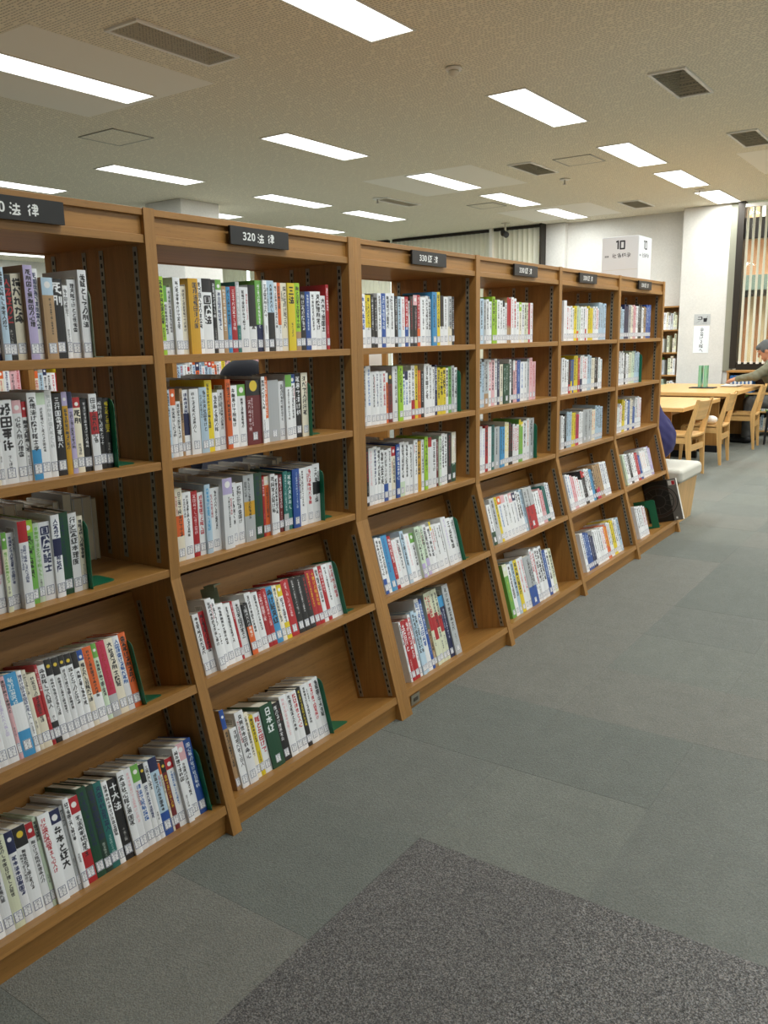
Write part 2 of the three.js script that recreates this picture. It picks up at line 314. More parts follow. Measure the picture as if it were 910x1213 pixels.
// a perforated metal strip with real slots
function strip(len) {
  const s = new THREE.Shape([new THREE.Vector2(-0.0085, 0), new THREE.Vector2(0.0085, 0), new THREE.Vector2(0.0085, len), new THREE.Vector2(-0.0085, len)]);
  for (let y = 0.012; y < len - 0.012; y += 0.022) { const p = new THREE.Path(); p.moveTo(-0.0042, y); p.lineTo(-0.0042, y + 0.0115); p.lineTo(0.0042, y + 0.0115); p.lineTo(0.0042, y); p.closePath(); s.holes.push(p); }
  return new THREE.ExtrudeGeometry(s, { depth: 0.0022, bevelEnabled: false });
}
const slotShade = (len) => bx(0.0125, len - 0.01, 0.0003, 0, len / 2, 0.0002, 0);  // thin black sheet behind the rail, standing in for the shade inside its slots
const upperStrip = strip(0.872), lowerStrip = strip(0.625), upperSlotShade = slotShade(0.872), lowerSlotShade = slotShade(0.625);
function bookcase(label, first, last, x0, sides) {
  const c = thing('bookcase', label, 'bookcase', [x0, 0, 0]);
  const profile = [[FOOT, 0], [0, BEND], [0, H], [-DEPTH, H], [-DEPTH, BEND], [-DEPTH - FOOT, 0]];
  for (let k = first; k <= last; k++) {
    put('upright', metric(at(prism(profile, PT, 0.0015), PZ[k] + PT / 2), 1, k * 0.31), M.oak, c);
    const band = [[FOOT, 0], [FOOT + 0.0014, 0], [0.0014, BEND], [0.0014, H], [0.0001, H], [0.0001, BEND]];
    for (const [, s] of sides) put('edge_band', metric(at(prism(s > 0 ? band : mirror(band), PT), PZ[k] + PT / 2), 1, k * 0.31), M.oak, c);
  }
  for (let k = first; k < last; k++) {
    const za = PZ[k] - PT / 2, zb = PZ[k + 1] + PT / 2, zm = (za + zb) / 2, w = za - zb;
    put('top_board', bx(DEPTH - 0.004, 0.018, w, -DEPTH / 2, H - 0.0105, zm, 0.0015, 2, k), M.oak, c);
    put('canopy', bx(DEPTH - 0.06, 0.018, w, -DEPTH / 2, 1.681, zm, 0, 2, k + 0.4), M.oak, c);
    for (const [sx, s] of sides) {
      const X = (x) => sx + s * x;
      put('fascia', [span(X(-0.012), X(-0.03), 1.69, 1.7415, za, zb, 0, 2, k * 0.7), span(X(-0.003), X(-0.03), 1.670, 1.692, za, zb, 0.0015, 2, k * 0.7)], M.oak, c);
      for (let i = 0; i < 3; i++) {
        const d = i === 2 ? DEPTH / 2 : 0.214;
        put('shelf', span(X(-0.001), X(-d), SHELF_Y[i] - ST, SHELF_Y[i], za, zb, 0.0015, 2, k * 0.9 + i), M.oak, c);
      }
      for (const y of [SHELF_Y[3], SHELF_Y[4]]) {
        const q = quad(y, -ST - 0.002, 0, 0.001, 0.19);
        put('shelf', metric(at(prism(s > 0 ? q : mirror(q), w, 0.0015), za), 2, k * 0.9 + y), M.oak, c);
      }
      const b = quad(SHELF_Y[4], 0.0, 0.66, 0.188, 0.198);
      put('back_panel', metric(at(prism(s > 0 ? b : mirror(b), w), za), 2, k * 0.6), M.oak, c);
      const kick = [[front(0.066) - 0.012, 0], [front(0.066) - 0.012, 0.072], [front(0.066) - 0.032, 0.072], [front(0.066) - 0.032, 0]];
      put('kick_board', metric(at(prism(s > 0 ? kick : mirror(kick), w), za), 2, k * 0.4), M.oak, c);
      for (const [z, out] of [[zb, 1], [za, -1]]) {
        for (const x of [-0.042, -0.186]) {
          const g = upperStrip.clone(), r = upperSlotShade.clone(); if (out < 0) { g.translate(0, 0, -0.0022); r.translate(0, 0, -0.0004); }
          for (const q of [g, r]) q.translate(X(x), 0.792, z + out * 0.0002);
          put('shelf_rail', metric(g, 1), M.rail, c); put('rail_slot_shade', r, M.black, c);
        }
        for (const bk of [0.026, 0.166]) {
          const g = lowerStrip.clone(), r = lowerSlotShade.clone(); if (out < 0) { g.translate(0, 0, -0.0022); r.translate(0, 0, -0.0004); }
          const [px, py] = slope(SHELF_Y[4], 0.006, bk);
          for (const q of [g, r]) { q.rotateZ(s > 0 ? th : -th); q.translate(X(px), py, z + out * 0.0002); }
          put('shelf_rail', metric(g, 1), M.rail, c); put('rail_slot_shade', r, M.black, c);
        }
      }
    }
  }
  return c;
}
const BOTH = [[0, 1], [-DEPTH, -1]];
{
  const a = bookcase('long brown wooden bookcase filling the left side, nearer unit with the 320 signs', 0, 3, 0, BOTH);
  PZ[3] = -2.4825;                                                   // the two units stand end to end: two uprights side by side
  bookcase('long brown wooden bookcase continuing to the far end under the white sign box', 3, 7, 0, BOTH);
}
// ------------------------------------------------------------------ lettering: each character as strokes on a ten by ten grid
const GLYPH = {
  法: '1122 0425 0918 3393 6166 2696 663989 7799', 律: '2103 2406 1519 4181 8185 3393 4585 3797 6069', 経: '20032503 2306 0526 2629 0709 3739 418152 4173 5294 5585 7459 4898',
  済: '1122 0425 0918 6062 3292 8246 4286 4649 7679 4777', 社: '2022 022407 2429 3546 4494 6169 3999', 会: '5003 5097 3363 2676 1595 463989 7699',
  科: '3012 0343 2129 2306 2547 6173 5163 5595 8088', 学: '2031 4051 7061 1315 1393 9385 3575 7556 5559 5939 0797', 死: '0090 2107 2262 6248 3456 6057 579997 9364', 刑: '0151 0454 1108 4149 7177 9199 9989',
  国: '01090999 019199 2373 2575 2777 5257 6676', 際: '01092109 012122 2224 4043 3353 6093 7094 4676 3797 6669 5839 8799', 弁: '4013 1383 6283 0696 3518 6569', 護: '0030 0242 0444 0646 0808 08480838 6090 6163 8183 5496 5458 5595 5858 5999 8859', 士: '0393 5158 1888',
  袴: '2131 0343 4309 2429 2636 5090 7053 7096 5585 6767 5767 876979', 田: '01090999 019199 5159 0595', 事: '0191 5059 1282 1414 1484 0575 7585 1787 5949', 件: '2002 1319 5042 3383 0000 5359 3696',
  囚: '01090999 019199 5257 5328 5578', と: '3155 8225 2528 2999', 無: '2002 1191 0393 0696 2226 4246 6266 8286 0809 2829 4849 7899', 期: '0151 1107 4147 1343 1545 0757 1809 4859 61616968 9199 9989 6494 6696', の: '512709 5109 51819585 956979',
  心: '0408 3232 3339 3989 8987 5163 8195', 理: '0141 0444 0838 2128 5191 51559555 9195 7158 5393 5797 4999', 描: '2029 0343 0739 5053 8083 4292 4599 459599 7559 4797', か: '0353 3009 5389 7092', れ: '2029 0343 0817 2462 6268 6899', た: '0363 3119 5484 5888 4999',
  命: '5003 5097 3363 05074547 054547 4507 05455547 6569 6595 9588', 常: '5052 2031 8071 1315 1393 9395 34347474 3476 5458 1799 2797 9799', 識: '0030 0242 0444 0646 08080848 5090 4353 5594 7058 8091 7699 4948 4888', し: '3137 3799', て: '0292 9246 4989', る: '118129 299579 7947', は: '1119 4393 7068 6848', 習: '1141 4145 1232 5181 8185 6272 2636 36 26298999 2686 8689 2888',
  十: '0494 5059', 大: '0393 5053 5309 5399', 日: '21298999 2181 8189 2585', 本: '0393 5059 5307 5397 3777', 人: '5053 5309 5399', 階: '0109 0121 2115 1528 4145 4444 3655 6166 6696 9074 4799 4789 8999 4888 4999', へ: '063299', 三: '1181 2575 0999', 行: '3003 3406 1519 5191 4494 7479', 政: '0151 3138 3454 1418 0858 7053 6393 8359 6599', 権: '2029 0343 2306 2346 5052 4191 5393 4595 4499 6599 4797 4999', 裁: '0151 3154 0474 7059 9082 5599 0656 3607 3949', 世: '0393 2028 2898 5056 5676 7670', 界: '11818515 1181 1585 5155 1333 5307 5397 3749 6769', 史: '2181 2125 2585 8185 5055 5509 4599', 新: '2031 0141 1214 3234 0454 2459 0656 2607 9062 6269 6495 8499', 民: '0181 8184 0484 0109 0929 4457 5799 0696', 実: '5051 0103 0191 9193 2474 1676 0898 5309 5799', 主: '4051 1383 5359 2575 0999', 原: '0191 0109 4143 2373 2377 7377 2575 2777 5759 3829 7889', 発: '1232 3207 6083 6296 2565 0797 3509 6569 6999', 憲: '5051 0191 0203 9293 2373 2575 0686 4347 0909 3939 3979 8999', 電: '1181 0393 5155 0305 9395 2424 7474 1686 1619 8689 1888 1989 5699',
};
const KEYS = Object.keys(GLYPH).filter((k) => !'とのかれたしてはるへ'.includes(k)), KANA = ['の', 'と', 'し', 'て', 'る', 'か', 'は'];
function drawGlyph(ctx, ch, x, y, s, weight) {                    // x y the top left corner, s the size
  const g = GLYPH[ch];
  if (!g) { ctx.font = 'bold ' + s * 1.05 + 'px sans-serif'; ctx.textAlign = 'center'; ctx.textBaseline = 'middle'; ctx.fillText(ch, x + s / 2, y + s / 2); return; }
  ctx.lineWidth = s * weight; ctx.lineCap = 'butt'; ctx.lineJoin = 'miter';
  for (const st of g.split(' ')) {
    ctx.beginPath();
    for (let i = 0; i + 1 < st.length; i += 2) { const px = x + s * (0.06 + (+st[i]) * 0.098), py = y + s * (0.05 + (+st[i + 1]) * 0.1); i ? ctx.lineTo(px, py) : ctx.moveTo(px, py); }
    ctx.stroke();
  }
}
function vertical(ctx, text, cx, y, s, weight, color, squeeze = 1) {
  ctx.strokeStyle = ctx.fillStyle = color;
  for (const ch of text) { ctx.save(); ctx.translate(cx, y); ctx.scale(squeeze, 1); drawGlyph(ctx, ch, -s / 2, 0, s, weight); ctx.restore(); y += s * 1.08; }
  return y;
}
function horizontal(ctx, text, x, y, s, weight, color, gap = 1.1) {
  ctx.strokeStyle = ctx.fillStyle = color;
  for (const ch of text) { if (ch !== ' ') drawGlyph(ctx, ch, x, y, s, weight); x += s * (/[0-9]/.test(ch) ? 0.62 : ch === ' ' ? 0.45 : gap); }
  return x;
}
function canvasTex(w, h, draw) {
  const c = document.createElement('canvas'); c.width = w; c.height = h;
  draw(c.getContext('2d'), w, h);
  const t = new THREE.CanvasTexture(c); t.colorSpace = THREE.SRGBColorSpace; t.anisotropy = 8;
  return t;
}
// ------------------------------------------------------------------ signs on the bookcase and the white box on top
const face = (w, h) => { const g = new THREE.PlaneGeometry(w, h); return g; };
function panelBox(w, h, d) {                                       // a box whose +z face carries the whole of a texture
  const g = new THREE.BoxGeometry(w, h, d), u = g.attributes.uv;
  for (let i = 0; i < u.count; i++) if (i < 16 || i > 19) u.setXY(i, 0.004, 0.004);
  return g;
}
const signMat = (text) => new THREE.MeshStandardMaterial({ roughness: 0.4, map: canvasTex(512, 104, (c, w, h) => { c.fillStyle = '#1a1a1b'; c.fillRect(0, 0, w, h); horizontal(c, text, 88, 22, 60, 0.13, '#eef0ee', 1.55); }) });
{
  const law = signMat('320 法律'), eco = signMat('330 経済');
  const spots = [[-1.166, law, 'black sign lettered 320 in white, cut by the left picture edge'], [-1.975, law, 'black sign lettered 320 in white on the second bay'], [-2.951, eco, 'black sign lettered 330 in white on the third bay'], [-3.834, eco, 'black sign lettered 330 in white on the fourth bay'], [-4.633, eco, 'small black sign on the fifth bay, left of the white box'], [-5.622, eco, 'small black sign on the farthest bay under the white box']];
  for (const [z, m, label] of spots) {
    const o = thing('shelf_sign', label, 'sign', [0.0062, 1.717, z], Math.PI / 2);
    const g = panelBox(0.256, 0.052, 0.009); g.translate(0, 0.0, 0.0);
    put('panel', g, m, o);
  }
  // the white box sign
  const o = thing('box_sign', 'white box sign reading 10 社会科学 standing on the far end of the bookcase', 'sign', [-0.205, H - 0.0015, -5.86]);
  const front = canvasTex(384, 416, (c, w, h) => {
    c.fillStyle = '#e9ebee'; c.fillRect(0, 0, w, h);
    c.strokeStyle = '#20222a'; c.lineWidth = 15; c.lineJoin = 'round'; c.beginPath(); c.moveTo(150, 44); c.lineTo(172, 36); c.lineTo(172, 116); c.stroke(); c.strokeRect(196, 40, 44, 74);
    horizontal(c, '社会科学', 112, 156, 46, 0.10, '#2a2b33', 1.1); c.fillStyle = '#7a7c84'; for (let i = 0; i < 3; i++) c.fillRect(32 + i * 15, 176, 11, 18);
  });
  const side = canvasTex(384, 416, (c, w, h) => {
    c.fillStyle = '#e9ebee'; c.fillRect(0, 0, w, h);
    c.strokeStyle = '#20222a'; c.lineWidth = 15; c.lineJoin = 'round'; c.beginPath(); c.moveTo(150, 44); c.lineTo(172, 36); c.lineTo(172, 116); c.stroke(); c.strokeRect(196, 40, 44, 74);
    horizontal(c, '社会科学', 112, 156, 46, 0.10, '#2a2b33', 1.1); c.fillStyle = '#7a7c84'; for (let i = 0; i < 3; i++) c.fillRect(32 + i * 15, 176, 11, 18);
  });
  const wm = new THREE.MeshStandardMaterial({ color: 0xe4e6ea, roughness: 0.55 });
  put('box', bx(0.25, 0.29, 0.27, 0, 0.145, 0, 0.003), wm, o);
  const f = put('printed_face', panelBox(0.246, 0.27, 0.0016), new THREE.MeshStandardMaterial({ map: front, roughness: 0.5 }), o); f.position.set(0, 0.15, 0.1356);
  const s = put('printed_face', panelBox(0.266, 0.27, 0.0016), new THREE.MeshStandardMaterial({ map: side, roughness: 0.5 }), o); s.position.set(0.1256, 0.15, 0); s.rotation.y = Math.PI / 2;
  put('fold_line', bx(0.2462, 0.0015, 0.0012, 0, 0.075, 0.1366, 0), M.vent, o);
}
// ------------------------------------------------------------------ books
// each row: distance along the bookcase (mm) at which it begins; thickness and height (mm) of each book in turn; their looks: background and ink colour, then T top, M middle, B bottom band,
// ! a heavy title, + a long band, p how far the book stands forward (mm), : the title as it reads
const ROWS = {
  '11': [1081, [10, 199, 10, 194, 7, 192, 8, 193, 11, 201, 18, 211, 24, 196, 25, 199, 24, 219, 22, 213, 31, 193, 34, 192, 14, 177, 26, 192, 25, 216], 'wk bw wkTr ck nwTg skp12 krBk! ck:描かれた命 vkp14:死刑囚と無期囚の心理 wn hkTsp12 kw:死刑 wk wk wkp10:常識としての刑法'],
  '12': [1053, [10, 193, 10, 197, 10, 194, 8, 194, 10, 199, 36, 200, 24, 197, 13, 193, 25, 213, 27, 211, 19, 215, 27, 207, 16, 209, 15, 208, 21, 193, 23, 188, 24, 199, 22, 188, 20, 185], 'wk wr kw ck wk wk!:袴田事件 wkTp wk!Tr wkBup6 wkTq wg kw! anTv vkTn ckTr:死刑 kw wkMrp6 kw ky'],
  '13': [1022, [12, 216, 12, 215, 22, 215, 13, 198, 25, 193, 25, 219, 26, 214, 16, 203, 31, 202, 24, 215, 29, 216, 25, 210, 17, 198], 'wk wb wpMp ieTep8 wn wnTrp18 ekTl qe wn:国際弁護士 wnMnp6 dn wk ck'],
  '14': [934, [12, 168, 17, 175, 21, 184, 28, 196, 11, 206, 32, 207, 13, 205, 11, 203, 23, 189, 9, 205, 19, 200, 19, 209, 20, 207, 17, 207, 20, 205, 18, 204, 17, 203, 27, 205, 16, 207, 26, 207, 26, 206, 20, 206, 23, 209], 'wk wr wr wv pk uwMw wn ck ckMr rw wkBk wkTk wkTk wkTk wkTk wkTk ckTb! wkTo+ qkTe PrBg ck wb ok!'],
  '15': [836, [13, 178, 30, 192, 24, 221, 26, 221, 21, 221, 32, 221, 20, 217, 10, 224, 31, 223, 31, 217, 10, 218, 16, 231, 29, 224, 27, 236, 21, 231, 23, 229, 17, 222, 29, 219, 22, 228, 25, 224, 25, 225, 17, 218, 15, 216, 29, 219, 7, 196, 17, 200, 26, 197, 20, 218, 30, 220, 27, 221], 'wk wk wk ik wn!Tn wkTk wkTr qk! wrp8 wk!Tn gk wkp6 wkTrBr dn Dn tn wk kw!:十大法 wkp6 wp wbTe wnTk wk skBbTn ckTo myTk wbTr wkp10 wkTp bw'],
  '21': [1604, [18, 213, 14, 189, 16, 185, 26, 212, 29, 190, 37, 212, 25, 214, 38, 215, 17, 213, 23, 214, 19, 196, 17, 195, 24, 197, 16, 211, 37, 196, 33, 204, 28, 219, 19, 220, 39, 221, 16, 216, 16, 216, 30, 216, 35, 217, 25, 218, 32, 192, 27, 193, 27, 194, 54, 195, 16, 219], 'lkp5 wkTe wk wkp12 ck anp14 wk wkTk:国際法 kw wnTe hw uk rw twTg+ wk wkTk+ ewBn wkp8 skBk+ wk wkTo+ ck ykp6:三法 lkBhp6 kw bw wk wk! rwp4'],
  '22': [1607, [13, 194, 20, 195, 17, 159, 10, 194, 21, 190, 36, 191, 31, 194, 29, 213, 22, 175, 26, 182, 22, 212, 35, 192, 36, 193, 66, 204, 16, 213, 21, 212, 52, 199, 26, 194, 31, 213, 26, 214, 28, 216, 33, 216], 'sk wkTo wk hk wnMn wkp8 skp10 yk wk wk okp10 wk! wkTe! mwTkp4 wkp10 owBw gn wk wkTep10 wkTb kw! ckp5'],
  '23': [1611, [29, 218, 33, 202, 25, 200, 24, 193, 23, 213, 43, 198, 41, 222, 62, 201, 47, 217, 41, 217, 11, 201, 21, 199, 46, 204, 21, 195, 46, 203, 37, 204, 41, 202, 34, 203, 39, 207], 'ckMo wk rw wr sup8 wk wkTvp20 wk gkMap4 dn rw okTc wkp10 mw twBgp4 bwp6 wk wr wkMk'],
  '24': [1617, [24, 187, 22, 189, 51, 221, 58, 192, 10, 187, 31, 183, 25, 166, 57, 194, 19, 184, 22, 188, 29, 188, 20, 186, 24, 183, 38, 192, 31, 191, 29, 187, 29, 186, 49, 195, 22, 197, 20, 195, 31, 196, 31, 195], 'wk wkTr+ wkp20 wk rw wk! kwBo+p8 wk rw rw uk! ck wkTyBy rw kw kw kr ry wk rw wk wr'],
  '25': [1629, [18, 252, 29, 187, 36, 226, 25, 209, 18, 193, 30, 191, 55, 205, 40, 192, 33, 203, 23, 201, 27, 199, 23, 201, 36, 203, 27, 203, 28, 206], 'hkTb wkp8 wkp12 ck yk wr! dwp8:日本経 kw wp wk wr ky wk wr wk!'],
  '31': [2546, [30, 195, 35, 192, 43, 195, 26, 201, 29, 201, 26, 202, 33, 203, 24, 193, 23, 193, 26, 192, 26, 193, 10, 177, 26, 196, 30, 201, 22, 202, 40, 194, 43, 200, 38, 217, 28, 218, 37, 205, 35, 201, 33, 204, 21, 203], 'wb! wkTy+ kw wk bw wk wk kw sk wr rwBb wk kr kpTp rwBo wk wk ukp12 ykp8 wkTk+ wk ckTg+ kw'],
  '32': [2552, [16, 218, 31, 224, 32, 202, 45, 203, 25, 202, 13, 194, 31, 193, 37, 217, 33, 218, 42, 196, 23, 197, 27, 215, 23, 214, 23, 194, 22, 188, 40, 218, 49, 212, 20, 211, 71, 199, 21, 195, 26, 199, 26, 203, 24, 194], 'gk wb wk wn wr okTw mkTk wk lkp8 wbTn wk wkBr yk oy kw wk!p6 wk nw yk! wk ek gk wk'],
  '33': [2556, [18, 223, 29, 223, 27, 226, 44, 220, 30, 204, 23, 208, 29, 212, 29, 218, 39, 223, 31, 219, 31, 206, 29, 222, 34, 212, 23, 216, 27, 225, 34, 219, 38, 206, 15, 203, 20, 216, 57, 225, 38, 220, 38, 221], 'kr wp wn wk! wkBb wk ckTr bwp6 wkBq wk! wk wkp8 ak wk lkp6 wpTr wk! mw qkp10 wkp8 kr cwBd'],
  '34': [2559, [47, 224, 39, 223, 23, 214, 29, 194, 34, 197, 25, 217, 40, 199, 31, 196, 78, 214, 52, 210, 14, 214, 39, 198, 40, 196, 40, 214, 41, 202, 29, 198], 'wkBbp6 ub rw wp wk skp6 wp wkTe qkBvp22 wk wrTy wk wk wvp6 wk! wk'],
  '35': [2594, [12, 244, 26, 242, 30, 242, 18, 255, 47, 262, 31, 300, 20, 291, 19, 159, 22, 305, 31, 305, 26, 305, 24, 305, 37, 266, 48, 304], 'wk rw! rw! wr skp10 wb bw hk ikMrp6 ikMr ikMr ikMr nwTu gkp12'],
  '41': [3458, [39, 202, 25, 194, 55, 200, 54, 213, 56, 201, 47, 199, 44, 214, 57, 216, 29, 194, 29, 195, 34, 193, 43, 194, 22, 193, 31, 194], 'sk gk wk lkp8 wk wkTk hrTr+ wr wk ckTl wk ik Pk wr'],
  '42': [3459, [44, 221, 44, 220, 26, 217, 34, 215, 27, 220, 27, 218, 35, 192, 66, 192, 23, 212, 21, 212, 42, 207, 38, 206, 39, 197, 39, 196, 26, 210, 36, 213, 41, 193], 'sk gkBh wr pk wn nw ck dwp8 wk kw pkTw bw wb wk gk pr pr'],
  '43': [3460, [55, 221, 30, 221, 34, 212, 31, 216, 55, 205, 55, 200, 42, 219, 46, 213, 68, 201, 48, 218, 40, 206, 36, 215, 55, 213], 'wv rk wp tk gk ukp6 cy kr wr eyTy wk! wo gk'],
  '44': [3468, [38, 196, 49, 220, 25, 219, 40, 218, 41, 218, 41, 214, 37, 215, 37, 211, 49, 214, 27, 215, 101, 215, 52, 180, 35, 178, 48, 186, 42, 194, 47, 205], 'wkBd gk yk wbTo wkTp wk wkTp wnTn wk sk gkBr+p20 wk wk pr tk wn'],
  '45': [3492, [41, 264, 37, 255, 33, 263, 38, 259, 38, 259, 29, 260, 83, 251, 48, 276, 89, 270, 37, 239, 32, 233, 38, 232], 'eyTi wk! sk! yk! wr wr gkBbp8 wr wk!p6 bw wk ik'],
  '51': [4419, [39, 217, 55, 188, 48, 189, 41, 190, 58, 191, 67, 189, 43, 190, 79, 194, 45, 192, 45, 193, 121, 217], 'wp wr wk yk qkBo wk wpBr yk wk wr sk'],
  '52': [4404, [39, 200, 55, 193, 35, 185, 45, 187, 58, 207, 34, 193, 36, 205, 76, 207, 62, 208, 54, 187, 55, 192, 65, 187], 'wk wk krBr byBy yk rw wkBn wr sk ck kw wt'],
  '53': [4413, [47, 191, 32, 194, 73, 206, 58, 194, 51, 180, 60, 192, 70, 199, 72, 197, 55, 189, 122, 209], 'wk kw sk yk Pk wk gk gk co sk'],
  '54': [4407, [65, 207, 50, 192, 59, 181, 52, 152, 53, 198, 71, 203, 36, 189, 29, 184, 54, 206, 66, 205, 58, 207, 47, 207], 'wb pr wr wk kwTr wk uk kw hkBP hk wn wk'],
  '55': [4439, [38, 225, 78, 221, 60, 192, 61, 210, 62, 205, 55, 201, 52, 206, 53, 212, 58, 217, 54, 215, 41, 210], 'wk bw nw wk wk wr oy wk yk wk sk'],
  '61': [5314, [72, 198, 85, 216, 43, 214, 44, 212, 55, 216, 45, 210, 69, 222, 47, 201, 47, 209, 99, 222], 'sk nk gk ck pr wk kw wk hk bw'],
  '62': [5313, [52, 215, 53, 214, 32, 203, 54, 198, 55, 204, 56, 210, 103, 211], 'wk wk kw wk ik qk sk'],
  '63': [5313, [52, 169, 42, 187, 54, 212, 55, 209, 44, 202, 56, 209, 46, 153, 46, 210, 82, 213], 'wd wr yk wk bw ck bw wk wr'],
  '64': [5350, [33, 203, 55, 205, 45, 192, 91, 198, 58, 189, 47, 167, 109, 189, 62, 202, 58, 203], 'qk wk kw wk rw bw wo wk vw'],
  '65': [5373, [67, 217, 58, 209, 64, 202], 'wk wk wr'],
};

const HUE = { w: '#f0f3f7', c: '#eee8d4', g: '#b9bec2', k: '#1c1c20', r: '#b3202a', b: '#2450a0', n: '#1d2550', s: '#b8d2e6', u: '#3e98d0', y: '#e6cf24', o: '#e0662a', e: '#6fae4c', d: '#12462f', D: '#1e3a30', l: '#9ccb2c', t: '#1f6e6a', p: '#e3b4bc', P: '#c02a52', v: '#bdb2dc', m: '#6e2026', h: '#b0906a', a: '#d2a024', i: '#e3e8cc', q: '#cfe3cc', x: '#8a7fb8' };
const HUE_NAME = { w: 'white', c: 'cream', g: 'grey', k: 'black', r: 'red', b: 'blue', n: 'navy', s: 'pale blue', u: 'bright blue', y: 'yellow', o: 'orange', e: 'green', d: 'dark green', D: 'blackish green', l: 'lime green', t: 'teal', p: 'pink', P: 'crimson', v: 'lilac', m: 'maroon', h: 'tan', a: 'amber', i: 'ivory', q: 'pale green' };
const ATLAS = document.createElement('canvas'); ATLAS.width = ATLAS.height = 2048;
const FAR = document.createElement('canvas'); FAR.width = FAR.height = 2048;
const sheet = { near: { c: ATLAS.getContext('2d'), n: 2048, x: 2, y: 170, row: 0, d: 940 }, far: { c: FAR.getContext('2d'), n: 2048, x: 2, y: 2, row: 0, d: 560 } };
for (const s of Object.values(sheet)) { s.c.fillStyle = '#dfe2e6'; s.c.fillRect(0, 0, s.n, s.n); }
// call-number labels and a bar-code sticker share the top strip of the near sheet
const LABELS = 6;
{
  const c = sheet.near.c;
  for (let i = 0; i < LABELS; i++) {
    const x = 4 + i * 128; c.fillStyle = '#eef1f5'; c.fillRect(x - 4, 0, 128, 150);
    c.strokeStyle = '#31437a'; c.lineWidth = 7; c.strokeRect(x + 6, 8, 108, 134);
    c.lineWidth = 2; c.beginPath(); c.moveTo(x + 6, 54); c.lineTo(x + 114, 54); c.moveTo(x + 6, 98); c.lineTo(x + 114, 98); c.stroke();
    c.fillStyle = '#59607c'; c.textAlign = 'center'; c.textBaseline = 'middle'; c.font = 'bold 34px sans-serif';
    c.fillText(['320', '321', '326', '327', '330', '331'][i], x + 60, 32); c.fillText('ABHKSN'[i], x + 60, 77); c.fillText(String(1 + i), x + 60, 121);
  }
  const x = 4 + LABELS * 128; c.fillStyle = '#f2f3f3'; c.fillRect(x - 4, 0, 224, 150); c.fillStyle = '#222326';
  for (let k = 0, px = x + 14; px < x + 196; k++) { const w = 2 + Math.floor(rnd() * 3) * 2; c.fillRect(px, 14, w, 84); px += w + 3 + Math.floor(rnd() * 3) * 2; }
  for (let k = 0; k < 10; k++) c.fillRect(x + 30 + k * 15, 110, 9, 18);
}
function parse(code, t, h, forward) {
  const bg = code[0], ink = code[1], b = { t: t / 1000, h: h / 1000, bg, ink, rest: code.slice(2).split(':')[0] };
  b.title = code.split(':')[1]; b.fwd = +(/p(\d+)/.exec(b.rest)?.[1] ?? 0) / 1000 * forward;
  for (const k of 'TMB') { const m = new RegExp(k + '(\\w)').exec(b.rest); if (m) b[k] = m[1]; }
  b.bold = b.rest.includes('!'); b.long = b.rest.includes('+');
  return b;
}
const shade = (hex, k) => { const n = parseInt(hex.slice(1), 16); return 'rgb(' + [n >> 16, (n >> 8) & 255, n & 255].map((v) => Math.max(0, Math.min(255, Math.round(v * k)))).join(',') + ')'; };
